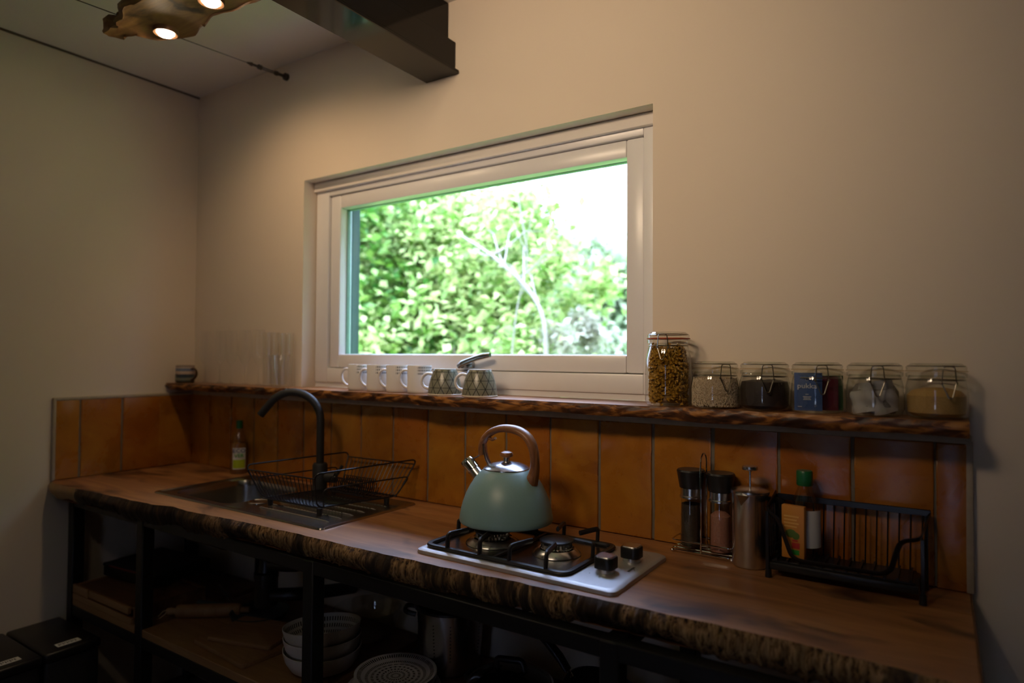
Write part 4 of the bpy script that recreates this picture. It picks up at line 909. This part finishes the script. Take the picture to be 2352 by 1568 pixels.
b = B(); b.tube([(.088, 0, .026), (.14, 0, .034), (.24, 0, .036)], [(.009, .004), (.011, .005), (.012, .006)], 10, flat=(0, 1, 0)); b.make('handle', M_bluegrey, pn)
def cboard(label, cx, cy, z, hx_, hy_, th, rz, mat):
    t = thing('chopping_board', label, 'chopping board', (cx, cy, z), math.radians(rz), 'chopping boards on the lower shelf')
    b = B(); b.prism(rrect(0, 0, hx_, hy_, .012, 4), 0, th, .002); b.make('board', mat, t); return t
cboard('larger wooden chopping board underneath, on the lower shelf', .935, -.355, LZ+.0005, .140, .105, .014, -4, M_chop)
cboard('smaller wooden chopping board on top of the larger one', .925, -.325, LZ+.015, .115, .085, .013, 16, M_chop)
# waste trap under the sink
tp2 = thing('sink_waste_trap', 'black plastic waste trap and pipes hanging under the sink', 'pipe', (.875, -.255, .55))
b = B(); b.lathe([(0, 0), (.032, .001), (.036, .006), (.036, .09), (.038, .092), (.038, .108), (.028, .112), (.024, .13), (.024, .18)], 28); b.make('trap_body', M_black, tp2)
b = B(); b.lathe([(.024, .16), (.040, .165), (.044, .18), (.044, .195)], 24); b.make('waste_flange', M_black, tp2)
b = B(); b.tube(fillet([(.02, 0, .135), (.09, .01, .140), (.15, .02, .150), (.17, .03, .19)], .03, 4), .018, 12); b.make('inlet_pipe', M_black, tp2)
b = B(); b.tube(fillet([(.03, 0, .04), (.10, .04, .045), (.14, .16, .03), (.15, .24, .02)], .04, 4), .021, 12); b.make('outlet_pipe', M_black, tp2)
# bowls
def bowl(label, z, tx, ty):
    t = thing('patterned_bowl', label, 'bowl', (1.240, -.332, LZ+z), 0, 'stacked pasta bowls'); t.rotation_euler = (tx, ty, 0)
    b = B(); b.lathe([(.108, .062), (.106, .062), (.104, .056), (.098, .035), (.085, .016), (.065, .007), (0, .005)], 72); b.make('inside', M_bowl, t)
    b = B(); b.lathe([(.108, .062), (.1075, .056), (.101, .033), (.088, .012), (.066, .001), (.05, .0005), (0, .001)], 48); b.make('outside', M_cream2, t); return t
M_cream2 = simple('speckled_stoneware', (.62, .56, .50), .4, var=.08, nscale=150)
bowl('cream bowl at the bottom of the stack of three', .0008, 0, 0); bowl('cream bowl in the middle of the stack of three', .032, math.radians(-2), math.radians(-2)); bowl('cream bowl with dashes inside, topmost of the stack', .060, math.radians(-3), math.radians(-6))
# glass bowl
gb = thing('glass_mixing_bowl', 'clear glass mixing bowl behind the stack of cream bowls', 'bowl', (1.197, -.116, LZ))
b = B(); b.lathe([(0, .001), (.05, .0005), (.060, .004), (.085, .030), (.098, .060), (.103, .090), (.106, .093), (.103, .095), (.099, .091), (.094, .062), (.081, .034), (.056, .009), (0, .007)], 56); b.make('bowl_wall', M_glass, gb)
# steamer pot
pt_ = thing('steamer_pot', 'steel strainer pot with dark side handles behind the plates', 'pot', (1.532, -.118, LZ)); pt_.scale = (.91, .91, .91)
b = B(); b.lathe([(0, .001), (.085, .001), (.092, .008), (.106, .188), (.112, .192), (.112, .196), (.104, .194), (.088, .010), (0, .008)], 64); b.make('pot_wall', M_ss, pt_)
b = B(); b.lathe([(.106, .190), (.115, .193), (.115, .199), (.106, .200), (.102, .196)], 56); b.make('rim', M_enamel, pt_)
b = B()
for a0 in range(12):
    a = 2*PI*a0/12+.15
    for k in range(11): z = .055+k*.0105; rr = .092+(z-.008)/.18*.014+.0003; b.cyl((rr*math.cos(a), rr*math.sin(a), z), ((rr+.0006)*math.cos(a), (rr+.0006)*math.sin(a), z), .0020, n=6)
b.make('drain_holes', M_black, pt_, kind='stuff')
for a in (math.radians(215), math.radians(20)):
    c, s = math.cos(a), math.sin(a); n = Vector((c, s, 0)); tt = Vector((-s, c, 0)); z = Vector((0, 0, 1))
    b = B(); b.tube(fillet([n*.106+tt*.032+z*.172, n*.142+tt*.028+z*.180, n*.142-tt*.028+z*.180, n*.106-tt*.032+z*.172], .02, 4), [(.008, .006)]*12, 10, flat=(0, 0, 1)); b.make('side_handle', M_enamel if a > 1 else M_ss, pt_)
# plates
def plate(name, label, z, R, cx, cy, mat, sc_=1):
    t = thing(name, label, 'plate', (cx, cy, LZ+z), 0, 'stack of dash-patterned plates')
    b = B(); b.lathe([(R, .016), (R-.003, .0165), (R-.020, .010), (R-.032, .005), (0, .004)], 72); b.make('top_face', mat, t)
    b = B(); b.lathe([(R, .016), (R-.003, .013), (R-.030, .001), (R-.045, .0005), (0, .001)], 56); b.make('underside', M_cream2, t); return t
M_platebig = mat_dash('dashed_dinner_plate', (.55, .51, .47), (.02, .018, .016), 110, [(.010, .022)], duty=.45)
plate('dinner_plate', 'largest dashed dinner plate at the bottom of the plate stack', .0005, .124, 1.502, -.318, M_platebig)
for i in range(3): plate('side_plate', ['dashed side plate, lowest of the three smaller plates', 'dashed side plate, middle of the three smaller plates', 'dashed side plate with ringed dashes, topmost of the stack'][i], .012+i*.0125, .108, 1.498+.003*i, -.312+.004*(i % 2), M_plate)
# glass-lidded casserole
gl = thing('casserole_pan', 'dark casserole pan with a domed glass lid', 'pan', (1.802, -.215, LZ))
b = B(); b.lathe([(0, .001), (.09, .001), (.100, .008), (.106, .060), (.110, .062), (.104, .062), (.096, .010), (0, .006)], 48); b.make('pan_body', M_enamel, gl)
b = B(); b.lathe([(.108, .064), (.104, .070), (.085, .085), (.055, .097), (.02, .103), (0, .104)], 48); b.make('glass_lid', M_smoke, gl)
b = B(); b.lathe([(.104, .063), (.110, .064), (.110, .068), (.104, .069)], 48); b.make('lid_rim', M_ss, gl)
b = B(); b.tube(fillet([(-.032, -.01, .100), (-.036, -.01, .122), (.030, .01, .124), (.038, .01, .100)], .014, 4), [(.008, .006)]*12, 10, flat=(0, 0, 1)); b.make('lid_handle', M_black, gl)
for s in (-1, 1):
    b = B(); b.tube(fillet([(s*.100, -.025, .05), (s*.130, -.022, .055), (s*.130, .022, .055), (s*.100, .025, .05)], .015, 3), [(.007, .005)]*10, 8, flat=(0, 0, 1)); b.make('side_handle', M_black, gl)
# frying pan leaning with long handle
fp = thing('frying_pan', 'black frying pan with its long handle pointing up behind the casserole', 'pan', (2.065, -.21, LZ+.042)); fp.rotation_euler = (0, math.radians(25), 0)
b = B(); b.lathe([(0, .001), (.095, .001), (.115, .018), (.128, .045), (.125, .046), (.110, .020), (.092, .007), (0, .006)], 48); b.make('pan_body', M_enamel, fp)
b = B(); b.tube([(-.118, .0, .036), (-.140, 0, .048)], [(.006, .004), (.006, .004)], 8); b.make('handle_shank', M_chrome, fp)
b = B(); b.tube([(-.132, .0, .044), (-.165, 0, .058), (-.205, 0, .069), (-.250, 0, .076), (-.268, 0, .076)], [(.012, .008), (.014, .010), (.013, .010), (.013, .009), (.008, .006)], 12, flat=(0, 1, 0)); b.make('handle', M_black, fp)
so = thing('stock_pot', 'large black stock pot at the right end of the lower shelf', 'pot', (2.42, -.25, LZ))
b = B(); b.lathe([(0, .001), (.12, .001), (.128, .008), (.130, .17), (.134, .175), (.128, .176), (.122, .01), (0, .008)], 56); b.make('pot_wall', M_enamel, so)
b = B(); b.lathe([(.133, .178), (.125, .190), (.06, .205), (0, .208)], 48); b.make('lid', M_enamel, so); b = B(); b.lathe([(0, .207), (.008, .207), (.008, .220), (.02, .224), (.018, .234), (0, .236)], 24); b.make('lid_knob', M_black, so)
for s in (-1, 1):
    b = B(); b.tube(fillet([(-.035, s*.126, .14), (-.032, s*.158, .145), (.032, s*.158, .145), (.035, s*.126, .14)], .015, 3), [(.007, .005)]*10, 8, flat=(0, 0, 1)); b.make('side_handle', M_black, so)
# bins
def binn(label, y0, y1, ly):
    t = thing('recycling_bin', label, 'bin', (.17, (y0+y1)/2, 0), 0, 'black recycling bins against the left wall'); h = (y1-y0)/2
    b = B(); b.box(-.155, .152, -h+.004, h-.004, .001, .375, .012, 3); b.make('tub', M_blackm, t)
    b = B(); b.box(-.160, .158, -h, h, .372, .404, .010, 3); b.make('lid', M_black, t)
    b = B(); b.box(.098, .128, ly-(y0+y1)/2-.035, ly-(y0+y1)/2+.035, .4042, .4050); lb = b.make('label_strip', M_labelw, t, smooth=0)
    b = B(); random.seed(int(-y0*100))
    for i in range(9): b.box(.106, .120-.006*(i % 2), ly-(y0+y1)/2-.028+i*.006, ly-(y0+y1)/2-.0245+i*.006, .4051, .4053)
    b.make('label_marks', M_black, lb, smooth=0); return t
binn('black recycling bin with a white label strip, right under the worktop corner', -.668, -.500, -.585); binn('black recycling bin with a white label strip, nearer the camera', -.840, -.672, -.755)

# ------------------------------------------------------------------ outside
b = B(); b.box(-8, 12, -16, YF-.22, -.12, -.06); struct(b.make('terrace_ground', simple('terrace_stone', (.30, .28, .25), .9, var=.3, nscale=3), smooth=0))
b = B(); b.box(-4, 9, -7.1, -7.0, -.06, 3.2); struct(b.make('garden_wall', simple('rendered_garden_wall', (.11, .11, .12), .9, var=.2, nscale=3), smooth=0))  # unseen wall added and darkened to cut daylight through the door
b = B(); n = 40; g = []
for j in range(n+1):
    for i in range(n+1):
        x = -22+34*i/n; y = .45+24*j/n; g.append(b.bm.verts.new((x, y, .10+.045*max(0, y-3)+.10*math.sin(x*.9)*math.sin(y*.7))))
for j in range(n):
    for i in range(n): b.quad([g[j*(n+1)+i], g[j*(n+1)+i+1], g[(j+1)*(n+1)+i+1], g[(j+1)*(n+1)+i]])
o = b.make('garden_ground', M_grass); struct(o)
def leaf_mesh(name, n, rx, ry, rz_, size, mat, clumps=40, seed=1):
    rnd = random.Random(seed); V = []; F = []; cl = []
    for _ in range(clumps):
        a = rnd.uniform(0, 2*PI); c = rnd.uniform(-1, 1); s = math.sqrt(1-c*c); q = rnd.uniform(.45, 1)**.6
        cl.append((rx*q*s*math.cos(a), ry*q*s*math.sin(a), rz_*q*c, rnd.uniform(.18, .42)))
    for i in range(n):
        cx, cy, cz, cr = cl[rnd.randrange(clumps)]
        k = cr*min(rx, rz_)
        p = Vector((cx+rnd.gauss(0, k*.6), cy+rnd.gauss(0, k*.6), cz+rnd.gauss(0, k*.5)))
        d = Vector((rnd.gauss(0, 1), rnd.gauss(0, 1), rnd.gauss(-.3, .6))).normalized(); s = d.cross(Vector((rnd.gauss(0, .5), rnd.gauss(0, .5), 1))).normalized(); up = s.cross(d)
        L_ = size*rnd.uniform(.6, 1.3); w_ = L_*.30; b0 = len(V)
        V += [p, p+d*L_*.45+s*w_+up*w_*.3, p+d*L_, p+d*L_*.45-s*w_+up*w_*.3]
        F += [(b0, b0+1, b0+2), (b0, b0+2, b0+3)]
    me = bpy.data.meshes.new(name); me.from_pydata([tuple(v) for v in V], [], F); me.materials.append(mat); return me
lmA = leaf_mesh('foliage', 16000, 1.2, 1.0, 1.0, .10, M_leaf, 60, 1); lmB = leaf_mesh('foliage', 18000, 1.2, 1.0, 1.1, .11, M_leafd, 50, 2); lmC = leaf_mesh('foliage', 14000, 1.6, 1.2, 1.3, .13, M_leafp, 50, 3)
lmS = leaf_mesh('foliage', 3500, .9, .6, .7, .10, M_leaf, 26, 4)
def branchy(b, p, d, r, depth, rnd):
    L_ = .55*(.78**(4-depth)); pts = [p]; dd = d.copy()
    for k in range(4): dd = (dd+Vector((rnd.gauss(0, .16), rnd.gauss(0, .16), rnd.gauss(.03, .1)))).normalized(); pts.append(pts[-1]+dd*L_/4*1.2)
    b.tube(pts, [r*(1-.09*k) for k in range(5)], 7)
    if depth > 0:
        for _ in range(3 if depth > 2 else 2): branchy(b, pts[rnd.choice((2, 3, 4))], (dd+Vector((rnd.gauss(0, .6), rnd.gauss(0, .6), rnd.uniform(-.1, .6)))).normalized(), r*.62, depth-1, rnd)
def tree(name, label, loc, meshes, s, seed, zc=1.9, trunk_r=.07, grp='trees and shrubs outside the window'):
    rnd = random.Random(seed); t = thing(name, label, 'tree', loc, rnd.uniform(0, 6), grp)
    b = B(); branchy(b, Vector((0, 0, -.15)), Vector((.1, .05, 1)), trunk_r, 4, rnd); b.make('trunk', M_trunk, t)
    for k, (me, dx, dy, dz, ss) in enumerate(meshes):
        o = bpy.data.objects.new('foliage', me); COL.objects.link(o); o.parent = t; o.location = (dx, dy, zc+dz); o.scale = (ss*s,)*3; o.rotation_euler = (0, 0, rnd.uniform(0, 6)); o['kind'] = 'stuff'
    return t
tree('leafy_tree', 'dark green leafy tree at the left of the window view', (-2.2, 3.6, .1), [(lmB, 0, 0, .1, 1.0), (lmA, .4, -.4, .5, .8)], 1, 1)
tree('leafy_tree', 'bright green shrub tree in the middle of the window view', (-.9, 3.4, .1), [(lmS, 0, 0, -.4, 1.1), (lmS, .3, .2, .2, 1.0)], 1, 2)
tree('leafy_tree', 'sparse birch with arching pale branches right of the centre', (-.15, 2.9, .1), [(lmS, 0, .2, -.8, .9), (lmS, .2, .3, .3, .8)], 1, 3, trunk_r=.05)
# trees added right of the window, mostly unseen, to block low sky
for i, (x, y) in enumerate(((3.3, 2.5), (5.6, 3.0))): tree('leafy_tree', ['dense green tree outside beyond the right window edge, nearer', 'dense green tree outside beyond the right window edge, farther'][i], (x, y, .1), [(lmB, 0, 0, .5, 1.15), (lmB, .2, .2, -.6, .9), (lmB, -.4, .1, 0, 1)], 1, 60+i)
tree('leafy_tree', 'fresh green shrub at the left foot of the view', (-1.7, 2.6, .1), [(lmS, 0, 0, -.9, 1.0), (lmS, .3, .3, -.5, .9)], .9, 4)
far = [(-8.6, 8.6, 1.15, lmB), (-5.4, 7.6, 1.0, lmA), (-3.4, 9.6, 1.2, lmC), (.3, 9.0, 1.0, lmC), (-1.9, 8.0, 1.12, lmC), (-7.0, 12.6, 1.4, lmA), (-2.6, 12.8, 1.1, lmC)]
nm = ['far dark tree at the left edge of the window view', 'far yellow-green tree, second from the left', 'pale hazy tree below the patch of sky', 'pale tree at the right edge of the window view', 'hazy tree below the right end of the patch of sky', 'tall green tree far behind the left trees', 'tall pale tree far behind the patch of sky']
for i, (x, y, s, me) in enumerate(far): tree('distant_tree', nm[i], (x, y, .2+.045*y), [(me, 0, 0, -.3, 1.0), (me, .5, .2, .5 if me is not lmC else .2, .75)], s, 30+i, zc=1.5)

AR1 = [(.656, 1.9, 1.384), (.638, 1.9, 1.635), (.492, 1.9, 1.835), (.234, 1.9, 2.037), (-.061, 1.9, 2.212)]; AR2 = [(.262, 2.1, 1.385), (.306, 2.1, 1.717), (.398, 2.1, 2.007), (.326, 2.1, 2.369), (.271, 2.1, 2.616)]
# arching pale saplings close to the window, and a pale flowering shrub
for nm_, lab, P_, r_ in (('bare_sapling', 'pale arching branch curving left across the middle of the window view', AR1, .019), ('bare_sapling', 'thin pale upright stem in the middle of the window view', AR2, .008)):
    t = thing(nm_, lab, 'sapling', (P_[0][0], P_[0][1], .05), 0, 'pale stems outside the window'); o0 = Vector((P_[0][0], P_[0][1], .05)); rn = random.Random(len(lab))
    pts = [Vector((P_[0][0]+.03, P_[0][1], .05)), Vector((P_[0][0]+.01, P_[0][1], .7))] + [Vector(p) for p in P_]
    cp = [p-o0 for p in fillet(pts, .12, 4)]; b = B(); b.tube(cp, [r_*(1-.6*i/len(cp)) for i in range(len(cp))], 8)
    for k in range(9):
        i = rn.randrange(len(cp)//2, len(cp)-1); p = cp[i]; d_ = Vector((rn.uniform(-1, 1), rn.uniform(-.3, .6), rn.uniform(.1, 1))).normalized()
        b.tube([p, p+d_*.12, p+d_*.25+Vector((0, 0, .04)), p+d_*.38+Vector((0, 0, -.02))], [r_*.35, r_*.3, r_*.2, r_*.1], 5)
    b.make('stem', M_trunk, t)
lmF = leaf_mesh('foliage', 9000, .9, .6, .42, .07, mat_leaf('flowering_grass', (.38, .40, .26), (.62, .58, .50)), 30, 9)
t = thing('flowering_shrub', 'low pale flowering shrub at the right foot of the window view', 'shrub', (.25, 3.1, .1), 0, None)
o = bpy.data.objects.new('blossom', lmF); COL.objects.link(o); o.parent = t; o.location = (0, 0, 1.15); o['kind'] = 'stuff'
b = B(); rn = random.Random(3)
for k in range(9): a = rn.uniform(0, 6.3); b.tube([(0, 0, -.08), (.2*math.cos(a), .15*math.sin(a), .6), (.5*math.cos(a), .35*math.sin(a), 1.2)], [.014, .01, .005], 6)
b.make('stems', M_trunk, t)
